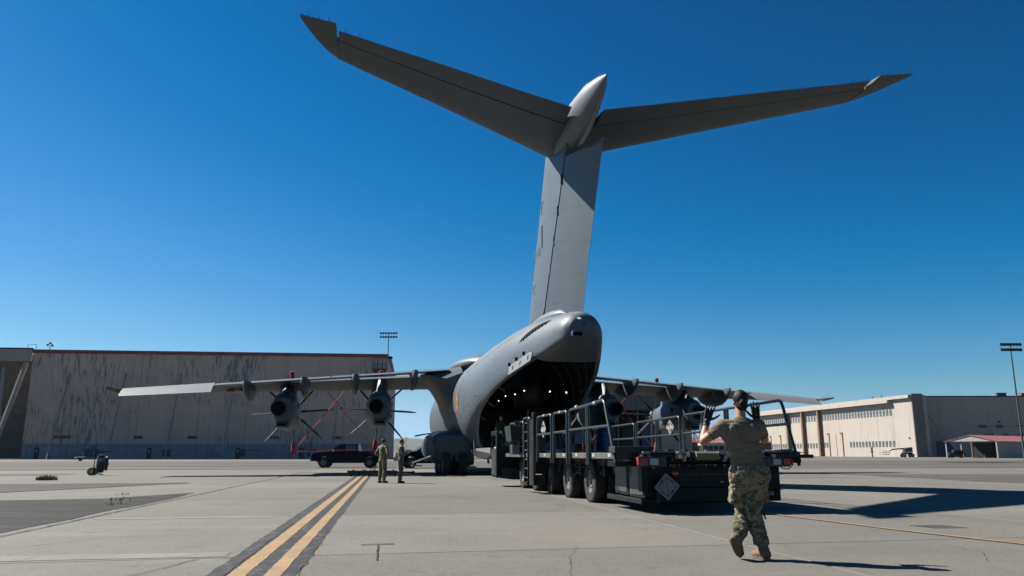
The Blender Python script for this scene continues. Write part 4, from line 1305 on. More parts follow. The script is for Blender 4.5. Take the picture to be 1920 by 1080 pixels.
# guard rails: one welded bay each
def rail(x, pts, posts, mid=None, r_=.034, name='guard_rail'):
    b = MB()
    def bend(pp, k=.12):
        out = [Vector(pp[0])]
        for i in range(1, len(pp) - 1):
            a, c, d = Vector(pp[i - 1]), Vector(pp[i]), Vector(pp[i + 1])
            u = (a - c).normalized() * k; v = (d - c).normalized() * k
            for t in (0, .33, .67, 1):
                out.append(c + u * (1 - t) ** 2 + v * t ** 2)
        out.append(Vector(pp[-1]))
        return out
    b.tube(bend([(x, y, z) for y, z in pts]), r_, 10)
    for y, z0, z1 in posts: b.tube([(x, y, z0), (x, y, z1)], r_, 10)
    if mid: b.tube([(x, mid[0], mid[2]), (x, mid[1], mid[3])], r_ * .9, 10)
    return b.build(name, railm, ld, smooth=50)
zb = DZ - .25; xl = -HW - .04; xr = HW - .02
def tapes(r_o, x, ys, z):
    for y in ys:
        c = MB(); c.tube([(x, y, z), (x, y + .16, z)], .038, 10); c.build('reflective_tape', white_p, r_o)
r1 = rail(xl, [(.22, zb), (.92, 2.22), (2.15, 2.18), (3.75, 2.15), (3.75, zb)], [(2.25, zb, 2.18), (2.12, zb, 2.18)], (.62, 3.75, 1.68, 1.68)); tapes(r1, xl, (1.5, 3.0), 2.195)
r2 = rail(xl, [(4.0, zb), (4.0, 2.15), (5.4, 2.15), (5.4, zb)], [], (4.0, 5.4, 1.66, 1.66)); tapes(r2, xl, (4.6,), 2.15)
r3 = rail(xl, [(5.65, zb), (5.65, 2.15), (7.35, 2.14), (7.35, zb)], [], (5.65, 7.35, 1.65, 1.65)); tapes(r3, xl, (6.4,), 2.15)
r4 = rail(xl, [(8.4, 1.1), (8.4, 2.18), (9.3, 2.18)], [(9.3, 1.1, 2.18)]); r5 = rail(xl, [(9.35, 1.1), (9.35, 2.1), (11.6, 2.1), (11.6, 1.1)], [(10.2, 1.1, 2.1)], (9.4, 11.6, 1.62, 1.62)); tapes(r5, xl, (10.6,), 2.1)
r6 = rail(xr, [(.25, zb), (.8, 2.25), (3.0, 2.22), (6.15, 2.18), (6.15, zb)], [(3.55, zb, 2.2), (3.4, zb, 2.2), (4.9, zb, 2.2)], (.5, 6.15, 1.74, 1.68))
r7 = rail(xr, [(6.45, zb), (6.45, 2.16), (10.1, 2.12), (10.1, zb)], [(8.15, zb, 2.15), (8.3, zb, 2.15)], (6.45, 10.1, 1.66, 1.64))
r8 = rail(xr, [(10.3, zb), (10.3, 2.1), (12.9, 2.08), (12.9, zb)], [], (10.3, 12.9, 1.62, 1.62))
# ladder and black mast at the front left
b = MB(); b.b2((-2.0, 8.72, .25), (-1.9, 8.78, 2.16)); b.b2((-2.0, 9.22, .25), (-1.9, 9.28, 2.16)); b.b2((-2.02, 8.72, .2), (-1.88, 9.28, .3)); lad = b.build('ladder', dsteel, ld)
for k in range(7):
    c = MB(); c.tube([(-1.97, 8.75, .42 + k * .27), (-1.97, 9.25, .42 + k * .27)], .018, 6); c.build('rung', steel, lad)
b = MB(); b.b2((-2.0, 7.95, .22), (-1.62, 8.5, 2.1)); b.build('mast_housing', black_p, ld, bevel=.02)
b = MB(); b.b2((-2.06, 7.62, .25), (-1.92, 7.86, 2.3)); mc = b.build('mast_column', dsteel, ld, bevel=.02)
for k in range(9):
    c = MB(); c.tube([(-2.075, 7.74, .4 + k * .22), (-2.06, 7.74, .4 + k * .22)], .025, 8); c.build('bolt_head', black_p, mc)
b = MB(); b.tube([(-2.0, 8.6, 2.1), (-2.0, 8.6, 2.42)], .02, 6); b.build('aerial', dsteel, ld)
b = MB(); b.tube([(-2.04, 7.4, .55), (-2.04, 7.4, 1.55)], .02, 6); b.tube([(-2.04, 7.4, .55), (-1.9, 7.2, .55)], .02, 6); b.build('grab_bar', dsteel, ld)
# control box
b = MB(); b.add([(-2.3, 9.75, 1.5), (-1.85, 9.75, 1.5), (-1.85, 10.6, 1.5), (-2.3, 10.6, 1.5), (-2.36, 9.7, 1.98), (-1.85, 9.7, 1.98), (-1.85, 10.7, 1.98), (-2.36, 10.7, 1.98)], [(3, 2, 1, 0), (4, 5, 6, 7), (0, 1, 5, 4), (1, 2, 6, 5), (2, 3, 7, 6), (3, 0, 4, 7)])
cb = b.build('control_box', green2, ld, bevel=.02)
b = MB(); b.tube([(-2.1, 9.95, 2.06), (-2.1, 9.85, 2.1)], .09, 14); b.build('work_lamp', steel, cb, smooth=40)
b = MB(); b.bevbox((-2.15, 10.0, 1.25), (.22, .3, .3), .02); b.tube([(-2.1, 9.95, 1.36), (-1.9, 9.9, 1.36)], .02, 6); b.build('valve_block', steel, ld)
# driver's cab, hung on the front left corner
cx0, cx1, cy0, cy1 = -2.02 - .02, -1.28, 12.95, 14.4
cab = MB()
X0, X1, Y0, Y1 = -2.2, -1.42, 12.9, 14.2
# four corner posts, roof, lower shell, so that the windows are real openings
cab.b2((X0, Y0, .36), (X1, Y1, 1.3)); cab.b2((X0 - .03, Y0 - .03, 1.78), (X1 + .03, Y1 + .03, 1.93))
for x in (X0, X1 - .07):
    for y in (Y0, Y1 - .07): cab.b2((x, y, 1.3), (x + .07, y + .07, 1.78))
cab.b2((X0, Y0 + .002, 1.3), (X0 + .14, Y0 + .06, 1.78))
cabo = cab.build('cab', green, ld, bevel=.015)
b = MB(); b.b2((X0 + .15, Y0 + .02, 1.31), (X1 - .08, Y0 + .03, 1.77)); b.b2((X1 - .03, Y0 + .1, 1.31), (X1 - .02, Y1 - .1, 1.77))
gm = bpy.data.materials.new('cab_glass'); gm.use_nodes = True; gb = gm.node_tree.nodes['Principled BSDF']; gb.inputs['Transmission Weight'].default_value = 1; gb.inputs['Roughness'].default_value = .02; gb.inputs['IOR'].default_value = 1.1; gb.inputs['Base Color'].default_value = (.75, .85, .88, 1)
b.build('window', gm, cabo)
b = MB(); b.b2((X0 - .06, Y0 + .1, .38), (X0 - .02, Y1 - .3, 1.28)); b.b2((X0 - .05, Y0 + .02, .3), (X0 - .0, Y0 + .12, 1.9)); b.build('cab_door', green2, cabo, bevel=.01)
b = MB(); b.bevbox((-1.78, Y0 - .02, .5), (.2, .02, .13), .005); b.build('warning_plate', mat('dull_yellow_plate', (.35, .3, .06), .6), cabo)
b = MB(); b.b2((X0 + .15, Y0 - .08, .34), (X1 - .05, Y0, .66)); b.build('cab_step', green2, cabo, bevel=.01)
b = MB(); b.bevbox((X0 + .1, Y0 - .04, 1.86), (.12, .03, .07), .01); b.build('cab_marker', tail_white, cabo)
b = MB(); b.bevbox((X0 + .4, Y0 + .6, 1.33), (.5, .5, .12), .03); b.build('seat', black_p, cabo)
# cab link to the chassis
b = MB(); b.b2((-1.5, 11.9, .5), (-.7, 13.4, .9)); b.b2((-.9, L_ - .6, .45), (1.3, L_ + .6, 1.0)); b.b2((-.7, L_, .95), (1.6, L_ + .9, 1.12)); b.build('front_frame', green, ld, bevel=.02)
# clutter on and under the deck: chains, hoses, small brackets, chocks
random.seed(11)
for k in range(10):
    y = .5 + random.random() * 1.2; x = random.uniform(-1.3, 1.7)
    b = MB(); b.bevbox((x, y, DZ + .03), (random.uniform(.08, .3), random.uniform(.08, .2), random.uniform(.04, .09)), .012)
    b.build('deck_fitting', [steel, deckm, dsteel][k % 3], ld)
for k in range(6):
    x = -1.2 + k * .5; b = MB(); b.tube([(x, -.005, .92), (x + .1, -.03, .84), (x + .22, -.03, .82), (x + .34, -.005, .9)], .011, 5); b.build('rear_cable', dsteel, ld)
for k in range(5):
    b = MB(); b.tube([(-1.48, 2.5 + k * 2.0, .98), (-1.56, 2.6 + k * 2.0, .72), (-1.5, 2.9 + k * 2.0, .66), (-1.46, 3.3 + k * 2.0, .9)], .018, 6); b.build('air_hose', rubber, ld, smooth=50)
b = MB()
for k in range(14): b.lathe([(.012, 0), (.012, .012)], (-1.35 + k * .19, -.0, .9), (0, -1, 0), 8)
b.build('bolt_row', steel, rear)
# ================================================================== BUILDINGS
def peel_extra(t, vec, last, b):
    # rib shade painted as darker vertical bands, peeled strips showing blue-grey primer, rust runs
    sx = t.nodes.new('ShaderNodeSeparateXYZ'); t.links.new(vec, sx.inputs[0])
    big = nz(t, worldpos(t), 0.055, 4, 0.6)
    st = nz(t, worldpos(t), 1.0, 5, 0.62, (2.4, 0.5, 0.34))
    pe = mul(t, ramp(t, big, 0.44, 0.56), ramp(t, st, 0.53, 0.56))
    c = mixc(t, last, (0.075, 0.12, 0.155), mul(t, pe, 0.78))
    ru = nz(t, worldpos(t), 1.0, 4, 0.6, (0.9, 0.4, 0.03))
    c = mixc(t, c, (0.2, 0.14, 0.11), mul(t, ramp(t, ru, 0.58, 0.72), 0.4))
    sp = nz(t, worldpos(t), 1.0, 4, 0.7, (1.2, .5, .5))
    c = mixc(t, c, (0.06, 0.06, 0.065), mul(t, ramp(t, sp, 0.66, 0.7), 0.7))
    w = t.nodes.new('ShaderNodeTexWave'); w.wave_type = 'BANDS'; w.bands_direction = 'X'
    w.inputs['Scale'].default_value = 0.55; w.inputs['Distortion'].default_value = 0
    t.links.new(vec, w.inputs['Vector'])
    return mixc(t, c, (0.16, 0.145, 0.135), ramp(t, w.outputs['Fac'], 0.75, 1.0, 0, 0.30))
siding = mat('peeling_beige_siding', (0.50, 0.355, 0.28), 0.75, var=0.1, scale=.12, k=1.25, extra=peel_extra, spec=.2)
siding_low = mat('grey_blue_lower_siding', (0.24, 0.25, 0.27), 0.75, k=1.2, var=0.12, scale=.2, extra=peel_extra, spec=.2)
def soft_extra(t, vec, last, b):
    a = nz(t, worldpos(t), 0.4, 5, 0.6, (1, 1, .15))
    return mixc(t, last, (0.4, 0.36, 0.31), ramp(t, a, 0.52, 0.75, 0, .5))
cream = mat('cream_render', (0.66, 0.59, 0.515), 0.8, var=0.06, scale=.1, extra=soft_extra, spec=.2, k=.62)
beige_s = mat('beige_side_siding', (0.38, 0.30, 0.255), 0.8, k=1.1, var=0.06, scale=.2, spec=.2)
beige_p = mat('tan_pilaster', (0.4, 0.27, 0.17), 0.8, var=0.1, scale=.5, spec=.2)
roof_red = mat('dark_red_roof', (0.5, 0.1, 0.09), 0.6, var=0.15, scale=.3)
roof_pink = mat('faded_red_roof', (0.55, 0.2, 0.19), 0.6, var=0.1, scale=.3)
brown_d = mat('brown_door', (0.09, 0.045, 0.035), .6)
louv = mat('grey_louvre', (0.12, 0.13, 0.15), .6)
blue_t = mat('blue_door_sheet', (0.02, 0.07, 0.2), .6, var=.3)
steelp = mat('galvanised_pole', (0.16, 0.17, 0.19), .5, .4)
winm = mat('window_pane_grey', (0.18, 0.21, 0.22), .25, var=.3, scale=.8, spec=.7)
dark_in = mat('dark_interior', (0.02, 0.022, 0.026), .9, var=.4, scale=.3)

# ---- left hangar
HAa = math.atan2(9, 81)
hg = thing('hangar', 'long windowless beige hangar with peeling paint and dark red roof edge, left behind the aircraft', 'hangar', (-109.6, 180, 0), HAa)
Lh = 80.2
npan = 10
for k in range(npan):
    x0 = Lh * k / npan; x1 = Lh * (k + 1) / npan
    b = MB(); b.b2((x0 + .03, 0, 3.4), (x1 - .03, .25, 24.0)); b.build('wall_panel', siding, hg)
    b = MB(); b.b2((x0 + .03, -.06, 0), (x1 - .03, .2, 3.36)); b.build('lower_wall_panel', siding_low, hg)
b = MB(); b.b2((.0, .26, 0), (Lh, 60, 23.9)); b.build('hall', siding, hg)
b = MB(); b.b2((-.2, -.35, 23.75), (Lh + .1, .5, 24.55)); b.build('roof_edge', roof_red, hg)
b = MB(); b.prism([(-.3, 24.56), (24, 26.3), (60, 24.56)], 0, -.2, Lh + .05); b.build('roof', roof_red, hg)
for (xb, xt) in ((7.5, 10.2), (19.8, 22.4), (32.1, 34.6), (44.4, 46.7), (56.5, 58.6), (68.5, 70.5)):
    b = MB(); p0 = Vector((xb + .3, -5.2, 0)); p1 = Vector((xb + (xt - xb) * .35, -.1, 19.3))
    b.tube([p0, p1], .2, 6); b.build('buttress', mat('strut_beige', (.33, .28, .25), .7, k=1) if 'strut_beige' not in MATS else MATS['strut_beige'], hg)
for x in (3.3, 27.4, 46.9, 61.2):
    b = MB(); b.b2((x - .5, -.14, 0), (x + .5, -.05, 2.5)); d_ = b.build('door', brown_d, hg)
    b = MB(); b.b2((x - .2, -.17, 1.5), (x + .2, -.13, 1.95)); b.build('door_sign', white_p, d_)
for x in (14.4, 31.2, 47.6, 63.5):
    b = MB(); b.b2((x - .95, -.13, .5), (x + .95, -.05, 2.2)); b.build('louvre', louv, hg)
for x in (7.2, 9.2, 24.7, 36.5, 55.0, 69.0):
    b = MB(); b.b2((x - 1.0, -.1, 4.5), (x + 1.0, .0, 5.15)); b.build('vent_grille', louv, hg)
b = MB(); b.b2((49.2, -.5, 1.9), (52, -.05, 2.1)); b.build('awning', louv, hg)
# opening at the left end with lattice buttresses
b = MB(); b.b2((-40, 0, 21.9), (-.3, .4, 24.6)); b.build('portal_header', beige_s, hg)
b = MB(); b.b2((-40, -.2, 24.62), (-.3, .5, 24.9)); b.build('portal_roof_edge', dsteel, hg)
b = MB(); b.b2((-40, 9, 0), (-.1, 9.4, 24.5)); b.build('door_leaf', mat('tan_hangar_door', (0.2, .17, .13), .8, var=.3, scale=.3), hg)
for k in range(8):
    b = MB(); b.b2((-40, 8.8, 2.4 + k * 2.5), (-.1, 9.0, 2.55 + k * 2.5)); b.build('door_rail', louv, hg)
b = MB(); b.tube([(-5.2, -2.5, 0), (-1.2, -.2, 21.5)], .55, 6); b.build('buttress', MATS['strut_beige'], hg)
b = MB(); b.tube([(-1.0, -9, 0), (-5.0, -2, 20)], .35, 6); b.build('buttress', MATS['strut_beige'], hg)
for (p, q) in (((-1.2, -8, 0), (-7, -1, 7)), ((-7, -2, 0), (-2.8, -5, 9)), ((-3, -5, 8.3), (-8, -1, 8.3)), ((-4, -4, 12), (-8, -1, 16)), ((-4, -4, 12), (-8, -1, 12))):
    b = MB(); b.tube([p, q], .14, 5); b.build('lattice_bar', MATS['strut_beige'], hg)
# rooftop lamps and rail
b = MB(); b.tube([(3.2, .5, 24.5), (3.2, .5, 25.6)], .08, 6)
for x, z in ((2.7, 25.7), (3.2, 26.1), (3.7, 25.6)): b.ell((x, .4, z), (.28, .2, .28))
b.build('roof_lamp', dsteel, hg)
b = MB()
for x in (-1.6, .2): b.tube([(x, .5, 24.6), (x, .5, 25.8)], .05, 5)
b.tube([(-1.6, .5, 25.8), (.2, .5, 25.8)], .05, 5); b.build('roof_rail', dsteel, hg)
# stair landing at the right end
b = MB(); b.b2((76.8, -1.4, 20.6), (80.2, -.1, 20.9)); b.b2((77.2, -.9, 18.8), (79.9, -.2, 20.6)); b.build('stair_landing', mat('ochre_box', (.16, .11, .06), .8), hg)
b = MB()
for x in (76.9, 78, 79.1, 80.1): b.tube([(x, -1.4, 20.8), (x, -1.4, 23.6)], .07, 5)
for z in (22, 23.5): b.tube([(76.9, -1.4, z), (80.1, -1.4, z)], .06, 5)
b.build('stair_rail', dsteel, hg)

# ---- floodlight masts
def mast(x, y, h, wd, label, lean=0):
    m_ = thing('floodlight_mast', label, 'floodlight', (x, y, 0))
    b = MB(); b.tube([(0, 0, 0), (0, 0, h)], [.2, .1], 8); b.build('pole', steelp, m_)
    for r_ in (0, 1):
        z = h - .1 - r_ * .95
        b = MB(); b.tube([(-wd / 2, 0, z), (wd / 2, 0, z)], .06, 5); b.build('crossbar', steelp, m_)
        for k in range(7):
            xx = -wd / 2 + wd * k / 6
            b = MB(); b.bevbox((xx, -.2, z + .12), (.44, .36, .5), .08, Matrix.Rotation(-.4, 3, 'X')); b.build('floodlight', dsteel, m_)
    return m_
mast(-30.9, 196, 30.7, 3.9, 'tall floodlight mast with two rows of lamps behind the right end of the peeling hangar')
mm = mast(88.9, 140, 20.2, 3.3, 'floodlight mast with two rows of lamps at the far right, before the shaded hangar wall')
b = MB(); b.bevbox((.7, 0, 24.6), (.9, .4, .6), .1); b.tube([(0, 0, 24.3), (.7, 0, 24.4)], .06, 5); b.build('camera_box', dsteel, [o for o in bpy.data.objects if o.name == 'floodlight_mast'][0])

# ---- cream hangar on the right
ang = math.atan2(122, -19)          # direction of the long lit facade
rh = thing('hangar', 'large cream hangar with rows of narrow windows, right of the aircraft, its front sunlit', 'hangar', (145.5, 290, 0), ang)
# local x runs away along the facade, local y points out to the left (towards the sun)
b = MB(); b.b2((0, -6, 0), (123.5, -.25, 22.2)); b.build('hall', cream, rh)
bay = [(0, 11.5), (11.5, 21.5), (21.5, 33), (33, 46), (46, 57.2), (57.2, 62.2), (63.5, 76.2), (77.5, 90.2), (91.5, 107), (107, 123.5)]
for x0, x1 in bay:
    b = MB(); b.b2((x0 + .04, -.24, 0), (x1 - .04, .0, 22.3 if x1 < 12 else 19.9)); b.build('wall_panel', cream, rh)
b = MB(); b.b2((11.6, -.24, 20.0), (124, 1.9, 21.1)); b.build('eave', cream, rh)
b = MB(); b.b2((0, -.24, 21.15), (124, 1.2, 22.3)) ; b.build('parapet', cream, rh)
for x in (62.8, 76.8, 90.8):
    b = MB(); b.b2((x - .6, .0, 0), (x + .6, 1.5, 20)); b.build('pilaster', beige_p, rh)
pm = MB(); pm.b2((-.62, 0, -1.25), (.62, .1, 1.25)); pme = pm.mesh('window', winm)
fm = MB(); fm.b2((-.75, .0, -.05), (.75, .14, .05)); fme = fm.mesh('window_bar', louv)
def winrow(x0, x1, z, sz):
    n = int((x1 - x0) / 2.05)
    for k in range(n):
        o = bpy.data.objects.new('window', pme); COL.objects.link(o); o.parent = rh; o.location = (x0 + (k + .5) * (x1 - x0) / n, .0, z); o.scale = (1, 1, sz)
        c = bpy.data.objects.new('window_bar', fme); COL.objects.link(c); c.parent = o; c.location = (0, 0, .1)
winrow(11.7, 62, 16.6, 1.0); winrow(64, 76, 16.6, 1.0); winrow(78, 90, 16.6, 1); winrow(92, 121, 16.6, 1)
winrow(11.4, 42, 4.85, .88); winrow(57.6, 62, 4.85, .88); winrow(64, 76, 4.7, .88); winrow(78, 90, 4.7, .88); winrow(92, 112, 4.7, .88)
for x in (46.6, 56.8, 100, 110):
    b = MB(); b.b2((x - .25, .0, .2), (x + .25, .25, 9.9)); b.b2((x - .25, .0, 9.5), (x + 1.6, .3, 9.9)); b.build('door_track', beige_p, rh)
b = MB(); b.b2((51.4, 0, .2), (51.7, .15, 9.6)); b.build('door_joint', beige_s, rh)
for x, z in ((3, 6.8), (2.6, 3.1)):
    b = MB(); b.box((x, .1, z), (.5, .2, .6)); b.build('wall_lamp', dsteel, rh)
b = MB(); b.b2((20, -2, 22.35), (20.4, -1.8, 23.4)); b.b2((26, -2, 22.35), (26.4, -1.8, 23.4)); b.build('roof_vent', dsteel, rh)
# shaded end return and set-back side wall
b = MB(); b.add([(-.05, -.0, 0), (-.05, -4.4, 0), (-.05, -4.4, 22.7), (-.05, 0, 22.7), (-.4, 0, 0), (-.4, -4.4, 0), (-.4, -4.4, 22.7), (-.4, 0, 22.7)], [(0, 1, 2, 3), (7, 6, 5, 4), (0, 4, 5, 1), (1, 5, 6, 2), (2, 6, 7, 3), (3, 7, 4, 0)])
b.build('end_return', mat('shade_toned_return', (.34, .28, .25), .8), rh)  # darker than the cream walls: this face's shade is put into its colour
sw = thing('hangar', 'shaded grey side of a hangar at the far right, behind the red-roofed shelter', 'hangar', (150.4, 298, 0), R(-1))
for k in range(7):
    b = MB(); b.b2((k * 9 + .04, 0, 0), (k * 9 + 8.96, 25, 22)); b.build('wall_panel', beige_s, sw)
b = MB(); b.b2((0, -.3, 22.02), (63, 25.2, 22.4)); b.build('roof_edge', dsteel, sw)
b = MB(); b.tube([(1.2, -.3, 20), (11, -9, 0)], .3, 6); b.build('buttress', beige_s, sw)
b = MB(); b.tube([(6.3, -4, 9), (3, -2, 1)], .22, 6); b.build('buttress', beige_s, sw)
b = MB(); b.b2((6.6, -.2, 0), (12.6, -.01, 5.9)); b.build('roller_door', blue_t, sw)
b = MB(); b.ell((13.3, -.4, 6.1), (.25, .2, .25)); b.build('wall_lamp', white_p, sw)
for x0, x1, z0, z1 in ((23, 26, 10.6, 11.7), (29.4, 31.8, 10.6, 11.7), (30.2, 31.2, 12.4, 13.3), (24.6, 26.4, 7.6, 8.5), (27, 28, 7.6, 8.6), (31.5, 33.5, 7.6, 8.5), (37.5, 39.5, 7.6, 8.5), (37, 39.5, 11.2, 11.6)):
    b = MB(); b.b2((x0, -.15, z0), (x1, -.01, z1)); b.build('vent_grille', louv, sw)
b = MB(); b.b2((20, -.1, 11.1), (42, -.01, 11.2)); b.build('conduit', louv, sw)
b = MB(); b.b2((33, 3, 22.4), (36.5, 4, 23.8)); b.build('roof_unit', louv, sw)
b = MB(); b.b2((41.5, 2, 22.4), (46, 4, 23.6)); b.build('roof_unit', roof_red, sw)
# ---- open shelter
sh = thing('shelter', 'low open-fronted shelter with faded red gable roof at the right', 'shelter', (126.0, 234, 0), R(-55))
W_ = 14.0; D_ = 40
b = MB(); b.prism([(-.3, 4.6), (W_ / 2, 6.3), (W_ + .3, 4.6)], 1, 0, .3); b.build('gable', white_p, sh)
b = MB()
for s_, x in ((1, -.5), (-1, W_ + .5)):
    b.add([(x, -.2, 4.58), (W_ / 2, -.2, 6.42), (W_ / 2, D_, 6.42), (x, D_, 4.58), (x, -.2, 4.46), (W_ / 2, -.2, 6.3), (W_ / 2, D_, 6.3), (x, D_, 4.46)], [(0, 1, 2, 3), (7, 6, 5, 4), (0, 4, 5, 1), (2, 6, 7, 3), (3, 7, 4, 0)])
b.build('roof', roof_pink, sh)
b = MB(); b.b2((W_ - .1, .4, 0), (W_, D_, 4.5)); b.build('side_wall', beige_s, sh)
for x, y in ((.1, .2), (W_ - .1, .15), (.1, 9), (7.2, .2)):
    b = MB(); b.b2((x - .15, y - .15, 0), (x + .15, y + .15, 4.6)); b.build('post', white_p if x != 7.2 else beige_p, sh)
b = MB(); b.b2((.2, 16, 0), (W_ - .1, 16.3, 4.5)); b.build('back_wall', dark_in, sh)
bl = MB(); bl.tube([(0, 0, 0), (0, 0, 1.15)], .14, 8)
bo = None
for i, (x, wh) in enumerate(((127.4, 'leftmost'), (131.6, 'second from the left'), (133.2, 'rightmost'))):
    o = bl.build('bollard', MATS.get('bollard_tan') or mat('bollard_tan', (.5, .36, .16), .6)) if bo is None else bo.copy()
    if bo is None: bo = o
    else: COL.objects.link(o)
    o.location = (x, 227.5, 0); tag(o, 'yellowish bollard before the open shelter, %s of three' % wh, 'bollard', 'bollards before the shelter')
cr = thing('parked_vehicle', 'dark vehicle parked deep inside the open shelter', 'vehicle', (131.0, 238, 0))
b = MB(); b.bevbox((0, 0, 1.0), (5.0, 2, 1.0), .2); b.bevbox((.4, 0, 1.8), (2.8, 1.8, .8), .25); b.build('body', black_p, cr, smooth=30)
b = MB()
for x in (-1.6, 1.6): b.tube([(x, -1.02, .4), (x, 1.02, .4)], .4, 14)
b.build('wheels', rubber, cr)
# ---- boom lift
bl_ = thing('boom_lift', 'boom lift parked with its arm lowered before the cream hangar', 'boom lift', (131.5, 268, 0), 0)
b = MB(); b.bevbox((-.2, 0, 1.35), (2.9, 2, .6), .12); b.build('chassis', dsteel, bl_)
b = MB(); b.prism([(-1.4, 1.7), (1.35, 1.7), (1.35, 3.3), (.4, 3.25), (-1.2, 2.8)], 1, -.9, .9); b.build('turret', mat('lift_grey', (.12, .13, .16), .4), bl_, bevel=.05)
for x in (-1.5, 1.1):
    for y in (-1, 1):
        b = MB(); b.lathe([(.1, -.2), (.55, -.2), (.62, -.1), (.62, .1), (.55, .2), (.1, .2)], (x, y, .62), (0, 1, 0), 18); wo = b.build('tyre', rubber, bl_)
        b = MB(); b.lathe([(.3, -.22), (.3, .22)], (x, y, .62), (0, 1, 0), 14); b.build('rim', white_p, wo)
b = MB(); b.tube([(1.0, 0, 3.0), (-5.0, 0, 2.6), (-6.0, 0, 1.9)], [.22, .2, .12], 8); b.build('boom', dsteel, bl_)
b = MB()
for z in (1.0, 1.6, 2.1):
    for y in (-.5, .5): b.tube([(-8.2, y, z), (-6.2, y, z)], .05, 5)
    for x in (-8.2, -6.2): b.tube([(x, -.5, z), (x, .5, z)], .05, 5)
for x in (-8.2, -7.2, -6.2):
    for y in (-.5, .5): b.tube([(x, y, .95), (x, y, 2.1)], .05, 5)
b.b2((-8.2, -.5, .9), (-6.2, .5, 1.0)); b.build('basket', mat('basket_orange_grey', (.25, .12, .08), .6), bl_)
b = MB(); b.tube([(0, 0, 0), (0, 0, 1.6)], .2, 8); b.ell((0, 0, 1.8), (.3, .3, .4)); b.tube([(-.4, 0, 1.2), (.4, 0, 1.2)], .12, 6)
hy = b.build('fire_hydrant', mat('dull_orange', (.5, .2, .12), .6)); hy.location = (119.7, 268, 0); hy.scale = (1.2, 1.2, 1.6); tag(hy, 'small orange hydrant stand left of the boom lift', 'hydrant')
# ---- middle hangar
mh = thing('hangar', 'open beige hangar with dark bays behind the right wing and propellers', 'hangar', (6, 150.3, 0), R(-1.5))
for k in range(13):
    x0 = k * 2.17
    b = MB(); b.b2((x0 + .02, 0, 9.25), (x0 + 2.15, .3, 12.55)); b.build('fascia_panel', mat('warm_grey_fascia', (.24, .22, .205), .8, var=.08, scale=.6) if 'warm_grey_fascia' not in MATS else MATS['warm_grey_fascia'], mh)
b = MB(); b.b2((0, .32, 9.3), (28.2, 24, 12.4)); b.b2((21.9, .32, 0), (27.6, 24, 9.3)); b.b2((0, 22, 0), (21.9, 24, 9.3)); b.build('hall', beige_s, mh)
b = MB(); b.b2((-.2, -.25, 12.6), (28.5, 24.2, 12.95)); b.build('roof_edge', louv, mh)
b = MB(); b.b2((21.9, .0, 0), (27.5, .31, 9.2)); b.build('end_wall', beige_s, mh)
b = MB(); b.b2((.1, 21.6, .1), (21.8, 21.9, 9.2)); b.b2((.1, 1, 9.1), (21.8, 21.9, 9.24)); b.build('bay_shade_sheet', dark_in, mh)  # near-black sheets over the beige hall paint the shade of the open bays
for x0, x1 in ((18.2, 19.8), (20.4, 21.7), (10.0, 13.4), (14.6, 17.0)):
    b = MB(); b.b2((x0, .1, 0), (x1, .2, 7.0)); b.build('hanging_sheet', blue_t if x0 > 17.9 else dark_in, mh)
for x in (5, 9.5, 13.9, 17.6, 20.1):
    b = MB(); b.b2((x - .15, .2, 0), (x + .15, .5, 9.2)); b.build('column', beige_s if x > 20 else louv, mh)
b = MB()
for x in (1, 5, 9, 13): b.tube([(x, .8, 9), (x + 4, .8, 6.5)], .12, 5)
b.build('roof_brace', louv, mh)
tw = thing('lattice_tower', 'slim steel lattice tower at the right corner of the open beige hangar', 'tower', (34.6, 150, 0))
for x in (-.6, .6):
    for y in (-.6, .6):
        b = MB(); b.tube([(x, y, 0), (x, y, 10)], .07, 5); b.build('leg', steelp, tw)
for k in range(6):
    z = k * 1.65; s_ = 1 if k % 2 else -1
    for seg_ in ([(-.6 * s_, -.6, z), (.6 * s_, -.6, z + 1.65)], [(-.6 * s_, .6, z), (.6 * s_, .6, z + 1.65)], [(-.6, -.6, z), (.6, -.6, z)]):
        b = MB(); b.tube(seg_, .05, 4); b.build('brace', steelp, tw)
rbd = thing('low_building', 'low dusty red building beyond the loader, right of the open hangar', 'building', (50, 236, 0))
b = MB(); b.b2((0, 0, 0), (26, 12, 4.4)); b.build('wall', mat('dusty_red_wall', (.36, .13, .11), .8, var=.1, scale=.3), rbd)
b = MB(); b.prism([(-.4, 4.4), (6, 5.6), (12.4, 4.4)], 0, -.4, 26.4); b.build('roof', roof_pink, rbd)
# far utility pole and shrubs by the field
up = thing('utility_pole', 'thin distant utility pole in the gap between hangar and aircraft', 'pole', (-52.5, 400, 0))
b = MB(); b.tube([(0, 0, 0), (0, 0, 9.5)], .09, 5); b.build('pole', steelp, up)
b = MB(); b.box((0, 0, 9.3), (1.2, .1, .1)); b.build('crossbar', steelp, up)
bush_m = mat('distant_bush', (.1, .1, .06), .9, var=.4, scale=.5)
b = MB()
for k in range(60):
    x = -560 + k * 17 + random.uniform(-6, 6); 
    b.ell((x, random.uniform(700, 760), 3.0 + random.uniform(0, 1)), (random.uniform(3, 7), 3, random.uniform(1.2, 2.6)), n=7, m=4)
o = b.build('bushes', bush_m, smooth=60); o['kind'] = 'stuff'; o['label'] = 'line of low dark bushes along the dry field'; o['category'] = 'bushes'
